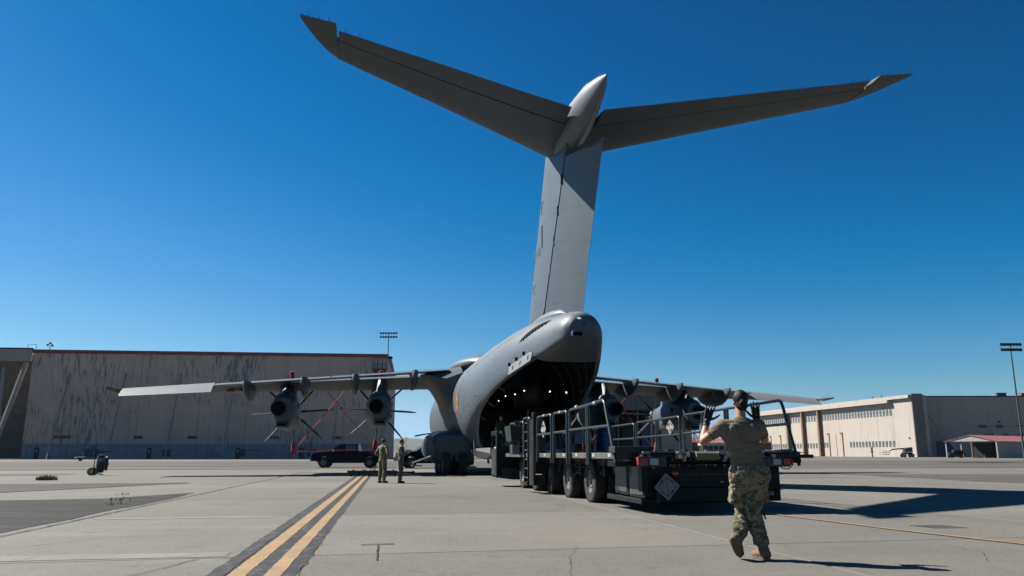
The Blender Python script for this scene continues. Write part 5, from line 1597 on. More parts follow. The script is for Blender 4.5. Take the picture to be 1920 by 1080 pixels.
# ================================================================== GROUND EQUIPMENT AND VEHICLES
carp = mat('dark_navy_car_paint', (0.006, 0.008, 0.016), .22, 0, var=.05, spec=.08, k=1)
chrome = mat('chrome', (.7, .7, .72), .15, 1, var=.05, k=1)
hl = mat('headlamp_glass', (.7, .75, .8), .1, k=1)
def carwheel(root, x, y, r_=.42):
    b = MB(); b.lathe([(.25, -.14), (r_ - .04, -.14), (r_, -.1), (r_, .1), (r_ - .04, .14), (.25, .14)], (x, y, r_), (0, 1, 0), 26)
    o = b.build('wheel', rubber, root, smooth=35)
    b = MB(); b.lathe([(.0, -.1), (.07, -.12), (.1, -.09), (.22, -.07), (.26, -.13), (.27, -.12), (.27, .1)], (x, y, r_), (0, 1, 0), 20); ro_ = b.build('rim', steel, o, smooth=30)
    return o
def pickup(loc, rz, label):
    r_ = thing('pickup_truck', label, 'pickup truck', loc, rz)
    # x runs front (-) to rear (+)
    b = MB()
    lower = [(-2.85, .55), (-2.9, .75), (-2.9, 1.1), (-2.8, 1.22), (-1.45, 1.32), (2.85, 1.32), (2.88, .6), (2.55, .5), (2.33, .5), (2.25, .78), (2.05, .95), (1.75, .95), (1.5, .78), (1.42, .5), (-1.3, .42), (-1.4, .5), (-1.48, .78), (-1.7, .95), (-2.0, .95), (-2.22, .78), (-2.3, .5)]
    b.prism(lower, 1, -.96, .96); b.build('body', carp, r_, bevel=.05, smooth=30)
    b = MB(); rings = []
    for y, k in ((-.93, 0), (-.72, 1), (.72, 1), (.93, 0)):
        pass
    lo = [(-1.45, 1.31), (.98, 1.31)]; hi = [(-.6, 1.93), (.85, 1.93)]
    v = [(-1.5, -.93, 1.3), (1.0, -.93, 1.3), (1.0, .93, 1.3), (-1.5, .93, 1.3), (-.62, -.74, 1.93), (.88, -.74, 1.93), (.88, .74, 1.93), (-.62, .74, 1.93)]
    b.add(v, [(3, 2, 1, 0), (4, 5, 6, 7), (0, 1, 5, 4), (1, 2, 6, 5), (2, 3, 7, 6), (3, 0, 4, 7)])
    cb_ = b.build('cab', carp, r_, bevel=.05)
    def sidewin(x0, x1, x2, x3, nm):
        for s_ in (-1, 1):
            b = MB(); y0 = .935 * s_; y1 = .77 * s_
            b.add([(x0, y0, 1.36), (x1, y0, 1.36), (x2, y1, 1.86), (x3, y1, 1.86)], [(0, 1, 2, 3)])
            b.build(nm, winlit if nm == 'rear_window' else glass, cb_)
    winlit = MATS.get('tinted_window') or mat('tinted_window', (.08, .13, .15), .1, spec=.8, k=1)
    sidewin(-1.2, -.28, -.28, -.55, 'front_window'); sidewin(-.12, .78, .74, -.12, 'rear_window')
    b = MB(); b.add([(-1.47, -.8, 1.36), (-1.47, .8, 1.36), (-.68, .66, 1.88), (-.68, -.66, 1.88)], [(0, 1, 2, 3)]); b.build('windscreen', winlit, cb_)
    for s_ in (-1, 1):
        b = MB(); b.bevbox((-1.05, s_ * 1.08, 1.42), (.12, .2, .24), .04); b.build('mirror', chrome, r_)
        b = MB(); b.bevbox((-2.86, s_ * .75, 1.05), (.1, .34, .2), .03); b.build('headlight', hl, r_)
        for x in (-.25, .72):
            b = MB(); b.bevbox((x, s_ * .965, 1.18), (.16, .03, .03), .01); b.build('door_handle', dsteel, r_)
        for x in (-1.3, -.22, .86):
            b = MB(); b.box((x, s_ * .962, .92), (.012, .008, .74)); b.build('door_gap', dark, r_)
    b = MB(); b.bevbox((-2.93, 0, .62), (.14, 1.9, .2), .04); b.build('front_bumper', chrome, r_)
    b = MB(); b.bevbox((2.95, 0, .65), (.14, 1.9, .16), .04); b.build('rear_bumper', chrome, r_)
    b = MB(); b.bevbox((-2.9, 0, .95), (.06, 1.1, .34), .03); b.build('grille', dsteel, r_)
    b = MB(); b.b2((1.05, -.8, 1.325), (2.8, .8, 1.33)); b.build('bed_cover', black_p, r_)
    b = MB(); b.b2((-2.4, -.7, .38), (2.5, .7, .6)); b.build('underbody', black_p, r_)
    for x in (-1.85, 1.88):
        for s_ in (-1, 1): carwheel(r_, x, s_ * .84)
    return r_
pickup((-13.7, 67.5, 0), R(2), 'dark navy crew-cab pickup truck seen side-on between the two port engines')
pk2 = copy_thing([o for o in bpy.data.objects if o.name == 'pickup_truck'][0], (-6.55, 66, 0), R(18), 'dark pickup truck mostly hidden behind the port landing gear bulge of the aircraft')
# tow bar lying on the apron
tb = thing('tow_bar', 'long black tow bar lying on the apron behind the two standing airmen', 'tow bar', A(-7.1, -4.4, 0), R(3))
b = MB(); b.b2((-1.3, -.12, .12), (1.2, .12, .3)); b.build('beam', black_p, tb, bevel=.01)
b = MB(); b.tube([(1.2, -.0, .2), (2.0, 0, .2)], .06, 6); b.tube([(2.0, -.1, .2), (2.0, .1, .2)], .08, 8); b.build('coupling', dsteel, tb)
for k in range(6):
    b = MB(); b.box((-1.1 + k * .44, -.13, .08), (.06, .1, .16)); b.build('foot', dsteel, tb)
for k in range(5):
    b = MB(); b.box((-1.0 + k * .5, -.05, .32), (.08, .08, .05)); b.build('lashing_ring', red, tb)
# wheeled fire extinguisher
fe = thing('wheeled_extinguisher', 'black wheeled fire extinguisher cart with yellow-green hubs, alone left on the pavement', 'fire extinguisher', (-21.9, 43, 0), R(12))
for y in (-.26, .26):
    b = MB(); b.lathe([(.12, -.04), (.19, -.04), (.205, 0), (.19, .04), (.12, .04)], (-.33, y, .21), (0, 1, 0), 20); wo = b.build('wheel', rubber, fe, smooth=40)
    b = MB(); b.lathe([(.02, -.045), (.12, -.04), (.12, .04), (.02, .045)], (-.33, y, .21), (0, 1, 0), 16); b.build('hub', mat('hub_yellow_green', (.35, .4, .06), .5, k=1) if 'hub_yellow_green' not in MATS else MATS['hub_yellow_green'], wo)
b = MB(); b.lathe([(.0, .14), (.12, .14), (.19, .2), (.2, .3), (.2, .92), (.16, 1.02), (.06, 1.06), (.0, 1.06)], (.02, 0, 0), (0, 0, 1), 20); bt = b.build('cylinder', black_p, fe, smooth=40)
b = MB(); b.lathe([(.203, .72), (.203, .9)], (.02, 0, 0), (0, 0, 1), 20, False); b.build('label_band', placard_m, bt)
b = MB(); b.lathe([(.0, 1.03), (.13, 1.03), (.13, 1.07), (.0, 1.09)], (.02, 0, 0), (0, 0, 1), 14); b.build('cap', steel, bt)
b = MB(); b.tube([(-.25, -.22, .1), (-.2, -.22, 1.25), (-.42, -.22, 1.5)], .025, 6); b.tube([(-.25, .22, .1), (-.2, .22, 1.25), (-.42, .22, 1.5)], .025, 6); b.tube([(-.42, -.22, 1.5), (-.42, .22, 1.5)], .035, 6); b.tube([(-.2, 0, 1.22), (.45, 0, 1.24)], .02, 6)
b.build('handle_frame', dsteel, fe)
b = MB()
for k in range(4):
    b.tube([(.28 + .02 * k, .16 * math.cos(a) , .62 + .36 * math.sin(a)) for a in [PI * 2 * j / 14 for j in range(15)]], .022, 6)
b.build('hose', black_p, fe, smooth=50)
b = MB(); b.tube([(.38, -.1, .98), (.4, -.12, .7), (.36, -.14, .45)], .025, 6); b.tube([(.42, -.1, .62), (.46, -.1, .56), (.4, -.1, .52)], .02, 6); b.build('nozzle', red, fe)
b = MB(); b.tube([(-.3, -.26, .21), (-.3, .26, .21)], .02, 6); b.tube([(-.2, 0, .12), (.2, 0, .04)], .03, 6); b.build('axle', steel, fe)
# mushroom vent far left
b = MB(); b.lathe([(.28, 0), (.26, .3), (.85, .36), (.92, .46), (.85, .62), (.3, .68), (0, .68)], (0, 0, 0), (0, 0, 1), 20)
mv = b.build('mushroom_vent', concrete, smooth=30); mv.location = (-70, 131, 0); tag(mv, 'squat mushroom-shaped concrete vent before the peeling hangar', 'vent')
# equipment behind the loader
gc = thing('ground_cart', 'grey ground power cart with sloping lid standing beyond the loader rails', 'cart', A(4.4, -2.2), PSI)
b = MB(); b.add([(-.55, -.6, 1.7), (.55, -.6, 1.7), (.55, .6, 1.7), (-.55, .6, 1.7), (-.42, -.35, 2.3), (.5, -.35, 2.3), (.5, .5, 2.3), (-.42, .5, 2.3)], [(3, 2, 1, 0), (4, 5, 6, 7), (0, 1, 5, 4), (1, 2, 6, 5), (2, 3, 7, 6), (3, 0, 4, 7)]); b.build('lid', paint_l, gc, bevel=.02)
b = MB()
for x in (-.5, 0, .5):
    for y in (-.55, .55): b.tube([(x, y, .1), (x, y, 1.7)], .03, 6)
for z in (.5, 1.15): 
    for y in (-.55, .55): b.tube([(-.5, y, z), (.5, y, z)], .025, 6)
b.build('frame', dsteel, gc)
for x in (-.4, .4):
    for y in (-.5, .5):
        b = MB(); b.lathe([(.03, -.05), (.14, -.05), (.14, .05), (.03, .05)], (x, y, .14), (0, 1, 0), 12); b.build('caster', rubber, gc)
bt_ = thing('covered_stand', 'maintenance stand under a dark blue cover beyond the loader', 'stand', A(6.1, -1.0), PSI)
b = MB(); b.cap((0, 0, .5), (0, 0, 2.3), .55, .35); b.ell((-.1, 0, 2.5), (.2, .2, .3)); fuse(b, 'blue_cover', mat('blue_tarpaulin', (.008, .025, .11), .55, k=1), bt_, .06, 3, lambda c: .04 * noise.noise(c * 4))
b = MB(); b.b2((-.5, -.5, .0), (.5, .5, .35)); b.build('base', dsteel, bt_, bevel=.03)
fp = thing('marker_post', 'slim pale blue post with a red cover beyond the loader rails', 'post', A(3.2, -2.5), PSI)
b = MB(); b.tube([(0, 0, 0), (0, 0, 2.35)], .05, 8); b.build('post', mat('pale_blue_paint', (.25, .35, .5), .5), fp)
b = MB(); b.tube([(.14, 0, 1.35), (.14, 0, 1.5), (.14, 0, 1.75), (.12, 0, 1.95)], [.08, .12, .11, .05], 8); b.build('red_cover', red, fp)
gn = thing('equipment_unit', 'pale box-shaped equipment unit with dark slots beyond the loader deck', 'equipment', (15.2, 60, 0), R(-4))
b = MB(); b.b2((-.95, 0, .5), (.95, 1.8, 1.7)); b.build('core', black_p, gn)
b = MB(); b.bevbox((0, .85, 1.82), (2.1, 2.0, .22), .05)
b.build('lid', white_p, gn)
for x in (-.925, .925):
    b = MB(); b.b2((x - .075, -.05, .3), (x + .075, .1, 1.7)); b.build('corner_post', white_p, gn)
for k in range(4):
    b = MB(); b.b2((-.6 + k * .38, -.04, .5), (-.55 + k * .38, .06, 1.72)); b.build('slat', white_p, gn)
for x in (-.7, .7): 
    b = MB(); b.lathe([(.05, -.1), (.28, -.1), (.28, .1), (.05, .1)], (x, .3, .28), (0, 1, 0), 14); b.build('wheel', rubber, gn)
# yellow wheel chocks beside the gear
for i, (x, y, w_) in enumerate(((1.0, 14.9, 'yellow wheel chock before the nose wheels under the aircraft'), (-1.0, 14.9, 'yellow wheel chock on the port side of the nose wheels'))):
    b = MB(); b.prism([(-.2, 0), (.2, 0), (.08, .22), (-.08, .22)], 1, -.35, .35)
    o = b.build('wheel_chock', mat('chock_yellow', (.55, .5, .08), .6, k=1) if 'chock_yellow' not in MATS else MATS['chock_yellow']); o.location = A(x * .5, y); o.rotation_euler = (0, 0, PSI + PI / 2); tag(o, w_, 'chock')
# ================================================================== PEOPLE
def camo_extra(cols):
    def f(t, vec, last, b):
        a = nz(t, vec, 7, 3, 0.6, (1, 1, 1.4))
        c = mixc(t, last, cols[0], ramp(t, a, 0.5, 0.53))
        a2 = nz(t, vec, 11, 3, 0.6, (1.3, 1, 1))
        c = mixc(t, c, cols[1], ramp(t, a2, 0.55, 0.58))
        a3 = nz(t, vec, 16, 3, 0.6, (1, 1.2, 2.2))
        c = mixc(t, c, cols[2], ramp(t, a3, 0.6, 0.62))
        a4 = nz(t, vec, 20, 2, 0.6)
        return mixc(t, c, cols[3], ramp(t, a4, 0.66, 0.68))
    return f
camo = mat('camouflage_cloth', (0.3, 0.24, 0.17), 0.85, var=0.1, scale=6, extra=camo_extra([(0.12, 0.13, 0.075), (0.33, 0.28, 0.21), (0.10, 0.065, 0.045), (0.045, 0.038, 0.03)]), bump=.35, bscale=45, spec=.15, k=.75)
tee = mat('tan_olive_shirt', (0.24, 0.19, 0.14), 0.9, var=0.06, scale=8, bump=.25, bscale=120, spec=.1, k=.75)
skin_m = mat('skin', (0.42, 0.21, 0.14), 0.55, var=0.06, scale=12, spec=.35, k=.9)
hair_m = mat('dark_brown_hair', (0.02, 0.01, 0.009), 0.55, var=0.4, scale=30, bump=.3, bscale=90, spec=.22, k=.9)
glove_m = mat('black_glove', (0.02, 0.021, 0.023), 0.6, var=.2, spec=.25, k=.8)
boot_m = mat('coyote_boot_suede', (0.27, 0.19, 0.125), 0.9, var=0.15, scale=14, bump=.3, bscale=60, spec=.1, k=.75)
sole_m = mat('boot_sole', (0.17, 0.125, 0.09), .85, var=.2, k=.75)
flight_m = mat('green_flight_suit', (0.1, 0.115, 0.075), .85, var=.12, scale=8, k=.8)
blackcloth = mat('dark_green_black_cloth', (.02, .024, .02), .9, var=.2)
bluecloth = mat('bright_blue_cloth', (.03, .12, .4), .8)

V = Vector
def hand(b, wr, tip, side, curl=.35, palm_n=None, sc=1.0, spread=.9):
    """five separate fingers on a palm; tip = direction target; side = direction of the thumb"""
    d = (tip - wr).normalized(); s_ = (side - d * side.dot(d)).normalized(); n_ = d.cross(s_).normalized() if palm_n is None else palm_n
    pl = .085 * sc
    c0 = wr + d * .01; c1 = wr + d * pl
    for o_ in (-.028, -.010, .010, .028):
        b.cap(c0 + s_ * o_ * .75 * sc, c1 + s_ * o_ * sc, .015 * sc, .0135 * sc, n=8)
    for i, (o_, ln) in enumerate(((.031, .068), (.011, .078), (-.010, .072), (-.030, .056))):
        p = c1 + s_ * o_ * sc
        dd = (d + s_ * (o_ * 6 * spread)).normalized()
        cu = curl * (1 + .25 * i)
        for k, fr_ in enumerate((.45, .32, .23)):
            q = p + dd * ln * fr_ * sc
            b.cap(p, q, (.0098 - .001 * k) * sc, (.0090 - .001 * k) * sc, n=8)
            p = q; dd = (dd + n_ * cu).normalized()
    p = wr + d * .025 + s_ * .028 * sc; dd = (d * .55 + s_ * .8 + n_ * .25).normalized()
    for k, ln in enumerate((.042, .034, .026)):
        q = p + dd * ln * sc; b.cap(p, q, (.0135 - .002 * k) * sc, (.012 - .002 * k) * sc, n=8); p = q; dd = (dd + d * .3).normalized()

def head_shape(b, c, fw, up, r_=1.0, hairless=True):
    """c = head centre, fw = facing, up = crown direction"""
    rt = fw.cross(up).normalized()
    M3 = Matrix((rt, fw, up)).transposed()
    b.ell(c + up * .02 * r_, (.076 * r_, .094 * r_, .1 * r_), M3, 20, 14)
    b.ell(c + fw * .025 * r_ - up * .045 * r_, (.058 * r_, .068 * r_, .068 * r_), M3, 18, 12)
    b.cap(c + fw * .09 * r_ + up * .01 * r_, c + fw * .105 * r_ - up * .022 * r_, .009 * r_, .015 * r_, n=8)     # nose
    b.ell(c + fw * .082 * r_ - up * .062 * r_, (.024 * r_, .014 * r_, .007 * r_), M3, 10, 6)                     # lips
    b.ell(c + fw * .07 * r_ - up * .092 * r_, (.022 * r_, .02 * r_, .016 * r_), M3, 10, 6)                       # chin
    for s_ in (-1, 1):
        b.ell(c + rt * s_ * .03 * r_ + fw * .08 * r_ + up * .03 * r_, (.02 * r_, .014 * r_, .006 * r_), M3, 10, 6)   # brow
        b.ell(c + rt * s_ * .076 * r_ - fw * .005 * r_ - up * .012 * r_, (.009 * r_, .02 * r_, .032 * r_), M3, 10, 8)  # ear
    return M3

def cloth_disp(scale, amp, seed, stretch=(1, 1, 1), band=None):
    def f(c):
        v = Vector((c.x * stretch[0], c.y * stretch[1], c.z * stretch[2])) * scale + Vector((seed, seed * .7, seed * 1.3))
        r_ = 1 - abs(noise.noise(v)) * 2
        k = 1.0
        if band: k = band(c)
        return (r_ * .6 + noise.noise(v * 2.1) * .5) * amp * k
    return f

# ---- the marshaller in the foreground (coordinates are metres on the ground plane; root at her feet)
SX, SY = 2.62, 9.0
hero = thing('person', 'woman in tan T-shirt and camouflage trousers seen from behind, both gloved hands raised', 'person', (SX, SY, 0))
def P(x, y, z): return V((x - SX, y - SY, z))
pel = P(2.63, 9.0, .93); wai = P(2.605, 9.0, 1.12); che = P(2.565, 9.01, 1.33); nek = P(2.575, 9.0, 1.49); hd = P(2.59, 9.035, 1.70)
shL = P(2.365, 9.0, 1.425); elL = P(2.165, 9.08, 1.262); wrL = P(2.24, 9.20, 1.495); tpL = P(2.31, 9.22, 1.70)
shR = P(2.775, 9.0, 1.425); elR = P(2.865, 9.13, 1.285); wrR = P(2.825, 9.24, 1.515); tpR = P(2.815, 9.24, 1.74)
hiL = P(2.535, 9.0, .90); knL = P(2.575, 9.10, .50); anL = P(2.47, 8.94, .26)
hiR = P(2.735, 9.0, .90); knR = P(2.64, 8.99, .49); anR = P(2.73, 8.98, .13)
b = MB()
M3 = head_shape(b, hd, V((.05, 1, .0)).normalized(), V((0, -.02, 1)).normalized(), 1.0)
b.cap(nek - V((0, 0, .03)), hd - V((0, .0, .05)), .058, .054)
b.cap(wai, che, .10, .12, ((0, 1, 0), .8)); b.cap(pel, wai, .12, .10)
for sh, el, wr in ((shL, elL, wrL), (shR, elR, wrR)):
    b.cap(che + V((0, 0, .08)), sh, .06, .055); b.cap(sh, el, .058, .052); b.cap(el, el.lerp(wr, .35), .052, .047); b.cap(el.lerp(wr, .35), wr, .045, .029)
hand(b, wrL, tpL, V((1, -.1, 0)), .35); hand(b, wrR, tpR, V((-1, 0, 0)), .2)
for hi, kn, an in ((hiL, knL, anL), (hiR, knR, anR)):
    b.cap(hi, kn, .085, .055); b.cap(kn, an, .055, .04)
fuse(b, 'body', skin_m, hero, .0075, 4)
# hair drawn back to a low bun
b = MB(); rt = V((1, 0, 0))
b.ell(hd + V((0, -.016, .034)), (.085, .098, .101), None, 24, 16)
b.ell(hd + V((0, -.045, -.03)), (.070, .062, .072), None, 18, 12)
for k in range(7):
    a = k * .9
    b.ell(hd + V((.022 * math.cos(a), -.108 + .006 * math.sin(a * 2), -.038 + .034 * math.sin(a))), (.026, .022, .026), None, 10, 8)
b.ell(hd + V((0, -.108, -.038)), (.034, .026, .038), None, 14, 10)
for k in range(9):
    x = -.03 + .0075 * k
    b.cap(hd + V((x * 1.8, -.075, -.06)), hd + V((x, -.07, -.098 - .004 * (k % 3))), .012, .005, n=6)
hr = fuse(b, 'hair', hair_m, hero, .006, 2, lambda c: .0016 * math.sin((c.x) * 420) * (1 if c.z > 1.66 else .4))
# T-shirt
b = MB()
fl_ = ((0, 1, 0), .66)
b.cap(P(2.615, 8.995, 1.0), P(2.61, 8.995, 1.12), .175, .172, fl_, 24)
b.cap(P(2.61, 8.995, 1.12), P(2.585, 9.0, 1.27), .172, .182, fl_, 24)
b.cap(P(2.585, 9.0, 1.27), P(2.575, 9.0, 1.375), .182, .165, fl_, 24)
for s_, sh, el in ((-1, shL, elL), (1, shR, elR)):
    b.cap(P(2.57, 9.0, 1.42), sh, .085, .072, None, 16)
    b.cap(P(2.57 + s_ * .12, 9.0, 1.31), sh + V((0, 0, -.015)), .095, .072, None, 16)
    b.cap(sh, sh.lerp(el, .42), .074, .07, None, 16)
    # shoulder-blade fullness
    b.ell(P(2.57 + s_ * .1, 8.925, 1.36), (.07, .045, .09), None, 14, 10)
b.cap(P(2.575, 8.995, 1.43), P(2.578, 8.995, 1.475), .078, .066, None, 16)
def teeband(c):
    return 1.25 if c.z < 1.24 else .55
tsh = fuse(b, 't_shirt', tee, hero, .0085, 5, cloth_disp(9, .014, 3.1, (.55, .8, 3.0), teeband))
# open sleeve and collar edges
b = MB(); b.tube([P(2.575, 8.995, 1.474) + V((.062 * math.cos(a), .06 * math.sin(a), .008 * math.sin(a))) for a in [2 * PI * k / 20 for k in range(21)]], .009, 6)
b.build('collar', tee, hero, smooth=60)
for sh, el in ((shL, elL), (shR, elR)):
    d = (el - sh).normalized(); c = sh + d * ((el - sh).length * .42 + .055)
    a1 = d.orthogonal().normalized(); a2 = d.cross(a1)
    b = MB(); b.tube([c + (a1 * math.cos(q) + a2 * math.sin(q)) * .059 for q in [2 * PI * k / 20 for k in range(21)]], .009, 6); b.build('sleeve_hem', tee, hero, smooth=60)
# trousers, one leg each crossing stride
b = MB()
b.cap(P(2.615, 9.0, 1.03), P(2.625, 9.0, .98), .158, .165, ((0, 1, 0), .70), 24)
b.ell(P(2.545, 8.975, .905), (.135, .135, .135), None, 20, 14); b.ell(P(2.725, 8.975, .905), (.135, .135, .135), None, 20, 14)
b.ell(P(2.635, 9.0, .90), (.21, .12, .12), None, 20, 14)
for hi, kn, an, kk in ((hiL, knL, anL, 0), (hiR, knR, anR, 1)):
    m_ = hi.lerp(kn, .5)
    b.cap(hi, m_, .128, .11, None, 18); b.cap(m_, kn, .108, .078, None, 18)
    low = kn.lerp(an, .82)
    b.cap(kn, kn.lerp(an, .4), .078, .079, None, 18); b.cap(kn.lerp(an, .4), low, .08, .072, None, 18)
    b.ell(kn.lerp(an, .7), (.08, .084, .06), None, 14, 10)
# cargo pockets
b.box(hiL.lerp(knL, .55) + V((-.108, 0, 0)), (.045, .15, .16), Matrix.Rotation(.12, 3, 'Y')); b.box(hiR.lerp(knR, .5) + V((.105, 0, .0)), (.04, .15, .17), Matrix.Rotation(-.1, 3, 'Y'))
trs = fuse(b, 'trousers', camo, hero, .009, 4, cloth_disp(9, .017, 7.7, (1, 1, 2.0), lambda c: 1.5 if c.z < .62 else .8))
# seat pocket flap, side pocket flap, belt line
b = MB(); b.bevbox((0, 0, 0), (.125, .016, .045), .006); po = b.build('pocket_flap', camo, hero, smooth=30); po.location = P(2.525, 8.832, .965); po.rotation_euler = (R(-12), R(2), R(6))
b = MB(); b.bevbox((0, 0, 0), (.125, .014, .045), .006); po = b.build('pocket_flap', camo, hero, smooth=30); po.location = P(2.72, 8.838, .962); po.rotation_euler = (R(-12), 0, R(-8))
b = MB(); b.tube([P(2.435, 8.94, .93), P(2.40, 8.93, .88), P(2.42, 8.93, .82)], .004, 5); b.tube([P(2.66, 9.0, .5) + V((.09, -.03, 0)), P(2.66, 9, .44) + V((.115, -.03, -.02))], .01, 5); b.build('loose_strap', blackcloth, hero)
# boots
def boot(an, heel, toe, root, up_axis=None):
    b = MB()
    up = (an - heel.lerp(toe, .2)).normalized()
    b.cap(an + up * .1, an - up * .02, .056, .052, None, 16)
    b.cap(an - up * .02, heel + up * .045, .052, .046, None, 16)
    mid = heel.lerp(toe, .55)
    b.cap(heel + up * .045, mid + up * .045, .046, .05, None, 16); b.cap(mid + up * .042, toe + up * .032, .05, .036, None, 16)
    b.cap(an - up * .03, mid + up * .05, .05, .042, None, 14)
    bo_ = fuse(b, 'boot', boot_m, root, .007, 3, cloth_disp(22, .003, 2.2))
    d = (toe - heel); ln = d.length; d.normalize(); sd = d.cross(up).normalized()
    b = MB(); n = 24; top = []; bot = []
    for k in range(n):
        a = 2 * PI * k / n; u = math.cos(a); v_ = math.sin(a)
        w_ = .047 if u > 0 else .04
        p = heel + d * (ln * .5) + d * u * (ln * .5 + .045) + sd * v_ * w_ * (1 - .12 * max(0, -u))
        top.append(p + up * .014); bot.append(p - up * .014)
    b.loft([bot, top]); so = b.build('sole', sole_m, bo_, smooth=30)
    b = MB()
    for k in range(8):
        p = heel + d * (ln * (k / 7.0)) - up * .017; b.box(p, (.07, .014, .008), Matrix((sd, d, up)).transposed())
    b.build('tread', sole_m, bo_)
    return bo_
boot(anR + V((0, 0, .02)), P(2.75, 8.91, .015), P(2.675, 9.11, .015), hero)
boot(anL + V((-.01, 0, -.03)), P(2.368, 8.84, .21), P(2.475, 9.0, .045), hero)
# gloves
b = MB(); hand(b, wrL, tpL, V((1, -.1, 0)), .35, None, 1.25); b.cap(wrL, wrL.lerp(elL, .26), .034, .041, None, 14); gl1 = fuse(b, 'glove', glove_m, hero, .0045, 2)
b = MB(); hand(b, wrR, tpR, V((-1, 0, 0)), .2, None, 1.25); b.cap(wrR, wrR.lerp(elR, .2), .034, .038, None, 14); gl2 = fuse(b, 'glove', glove_m, hero, .0045, 2)
for w_, e_, g_ in ((wrL, elL, gl1), (wrR, elR, gl2)):
    d = (e_ - w_).normalized(); c = w_ + d * .03; a1 = d.orthogonal().normalized(); a2 = d.cross(a1)
    b = MB(); b.tube([c + (a1 * math.cos(q) + a2 * math.sin(q)) * .04 for q in [2 * PI * k / 18 for k in range(19)]], .006, 6)
    b.box(c + V((.0, -.042, 0)), (.03, .006, .012)); b.build('wrist_strap', dsteel, g_)
b = MB(); b.box(wrR + V((-.012, -.04, .04)), (.006, .004, .012)); b.build('glove_stud', steel, gl2)

# ---- smaller figures
def figure(label, loc, rz, arms, cloth, hairc=hair_m, h=1.72, lean=0.0, legs=.12, vox=.018, boots=None, group=None, up_only=False, arm_skin=False):
    k = h / 1.75
    r_ = thing('person', label, 'person', loc, rz, group)
    nk = V((0, 0, 1.47)) * k; hc = V((0, .02, 1.615)) * k
    b = MB()
    head_shape(b, hc, V((0, 1, 0)), V((0, 0, 1)), k)
    b.cap(nk - V((0, 0, .05)), hc - V((0, 0, .04)), .055, .055)
    b.cap(V((0, 0, 1.0)) * k, V((0, 0, 1.35)) * k, .11, .12)
    for s_, (el, wr) in zip((-1, 1), arms):
        sh = V((s_ * .19, 0, 1.4)) * k
        b.cap(sh, V(el) * k, .05, .042); b.cap(V(el) * k, V(wr) * k, .042, .03)
        b.cap(V((0, 0, 1.38)) * k, sh, .07, .055)
        d = (V(wr) - V(el)).normalized()
        hand(b, V(wr) * k, V(wr) * k + d, V((-s_, .3, 0)), .4)
    for s_ in (-1, 1):
        b.cap(V((s_ * .09, 0, .92)) * k, V((s_ * legs, .02, .5)) * k, .08, .055); b.cap(V((s_ * legs, .02, .5)) * k, V((s_ * legs * 1.05, -.02, .1)) * k, .055, .04)
    fuse(b, 'body', skin_m, r_, vox * .62, 3)
    b = MB()
    fl_ = ((0, 1, 0), .72)
    b.cap(V((0, 0, 1.0)) * k, V((0, 0, 1.34)) * k, .155, .175, fl_, 20)
    for s_, (el, wr) in zip((-1, 1), arms):
        sh = V((s_ * .19, 0, 1.395)) * k
        b.cap(V((0, 0, 1.40)) * k, sh, .09, .07); e_ = V(el) * k; w_ = V(wr) * k
        if arm_skin: b.cap(sh, sh.lerp(e_, .6), .066, .058)
        else: b.cap(sh, e_, .066, .055); b.cap(e_, e_.lerp(w_, .9), .055, .042)
    b.cap(V((0, 0, 1.42)) * k, V((0, 0, 1.46)) * k, .075, .065)
    fuse(b, 'jacket', cloth, r_, vox, 3, cloth_disp(9, .01, 1.7))
    b = MB()
    b.cap(V((0, 0, 1.03)) * k, V((0, 0, .95)) * k, .155, .16, fl_, 20)
    for s_ in (-1, 1):
        b.cap(V((s_ * .085, 0, .92)) * k, V((s_ * legs, .02, .5)) * k, .108, .082); b.cap(V((s_ * legs, .02, .5)) * k, V((s_ * legs * 1.05, -.02, .15)) * k, .082, .072)
    fuse(b, 'trousers', cloth, r_, vox, 3, cloth_disp(9, .01, 4.1))
    b = MB()
    b.ell(hc + V((0, -.012, .04)) * k, V((.081, .096, .088)) * k, None, 16, 12)
    fuse(b, 'hair', hairc, r_, vox * .6, 1)
    for s_ in (-1, 1):
        b = MB(); c = V((s_ * legs * 1.05, -.02, 0)) * k
        b.cap(c + V((0, 0, .2)), c + V((0, -.02, .06)), .055, .05); b.cap(c + V((0, -.03, .05)), c + V((s_ * .03, .15, .04)), .048, .042)
        b.box(c + V((s_ * .01, .05, .015)), (.09, .27, .03)); fuse(b, 'boot', boots or black_p, r_, .015, 2)
    return r_
akimbo = ((-.36, -.06, 1.14), (-.15, .06, 1.02)), ((.36, -.06, 1.14), (.15, .06, 1.02))
crossed = ((-.26, .1, 1.13), (.12, .24, 1.2)), ((.26, .1, 1.13), (-.12, .27, 1.17))
hang = ((-.25, .0, 1.13), (-.27, .08, .9)), ((.25, 0, 1.13), (.27, .08, .9))
figure('airman in camouflage uniform, hand on hip, left of the two by the tow bar', (-5.12, 32.0, 0), R(-38), akimbo, camo, h=1.72, boots=boot_m)
figure('airman in plain green flight suit with folded arms, standing by the tow bar', (-4.36, 31.7, 0), R(-85), crossed, flight_m, h=1.70)
figure('loadmaster in dark clothes standing in the open cargo hold above the ramp', tuple(A(-1.25, -8.4, 1.17)), R(178), hang, blackcloth, h=1.75, arm_skin=True)
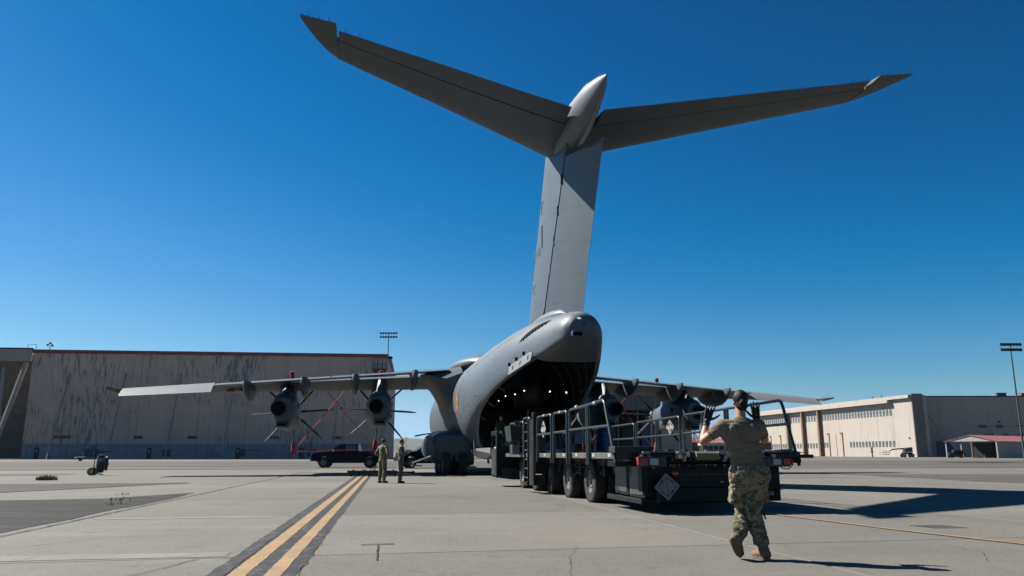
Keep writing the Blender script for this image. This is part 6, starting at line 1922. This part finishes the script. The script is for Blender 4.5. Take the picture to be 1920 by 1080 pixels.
# driver in the cab, forearm resting on the door sill
dr = thing('person', 'driver sitting in the loader cab with an elbow out of the side window', 'person', A(-.85 - 1.78, -31.1 + 13.55, 0), PSI)
b = MB(); hc = V((.05, .0, 1.66)); head_shape(b, hc, V((-.4, -.9, 0)).normalized(), V((0, 0, 1)))
b.cap(V((.05, .05, 1.05)), V((.05, .05, 1.42)), .1, .12); b.cap(V((.05, .05, 1.4)), hc - V((0, 0, .05)), .055, .05)
b.cap(V((-.13, .05, 1.42)), V((-.43, -.1, 1.32)), .05, .045); b.cap(V((-.43, -.1, 1.32)), V((-.36, -.34, 1.3)), .045, .03); hand(b, V((-.36, -.34, 1.3)), V((-.33, -.5, 1.26)), V((1, 0, 0)), .4)
b.cap(V((.23, .05, 1.4)), V((.28, -.15, 1.2)), .05, .04); b.cap(V((.05, .05, 1.0)), V((0, -.4, .98)), .09, .07)
fuse(b, 'body', skin_m, dr, .014, 3)
b = MB(); b.cap(V((.05, .05, 1.0)), V((.05, .05, 1.36)), .15, .165, ((0, 1, 0), .75)); b.cap(V((.05, .05, 1.4)), V((-.14, .05, 1.41)), .08, .07); b.cap(V((.05, .05, 1.4)), V((.23, .05, 1.4)), .08, .07); b.cap(V((-.14, .05, 1.41)), V((-.25, .0, 1.38)), .07, .06)
fuse(b, 'shirt', flight_m, dr, .016, 3)
b = MB(); b.ell(hc + V((.01, .015, .04)), (.08, .095, .085)); fuse(b, 'cap', blackcloth, dr, .012, 1)
bg_ = MB(); bg_.bevbox((0, 0, .12), (.42, .3, .24), .06)
kb = bg_.build('tool_bag', bluecloth, smooth=40); kb.location = A(-1.1, -9.0, 1.3); kb.rotation_euler = (0, 0, .5); tag(kb, 'bright blue tool bag lying on the lowered ramp by the loader cab', 'bag')
# ================================================================== AIR
hz = MB(); hz.b2((-6450, -230, -1.2), (6450, 8750, 195))
hm = bpy.data.materials.new('haze_air'); hm.use_nodes = True
ht = hm.node_tree; ht.nodes.clear()
vo = ht.nodes.new('ShaderNodeVolumePrincipled'); vo.inputs['Color'].default_value = (0.55, 0.78, 1.0, 1); vo.inputs['Density'].default_value = 3.2e-5; vo.inputs['Anisotropy'].default_value = 0.2
ho = ht.nodes.new('ShaderNodeOutputMaterial'); ht.links.new(vo.outputs[0], ho.inputs['Volume'])
hob = hz.build('haze', hm); hob['kind'] = 'stuff'
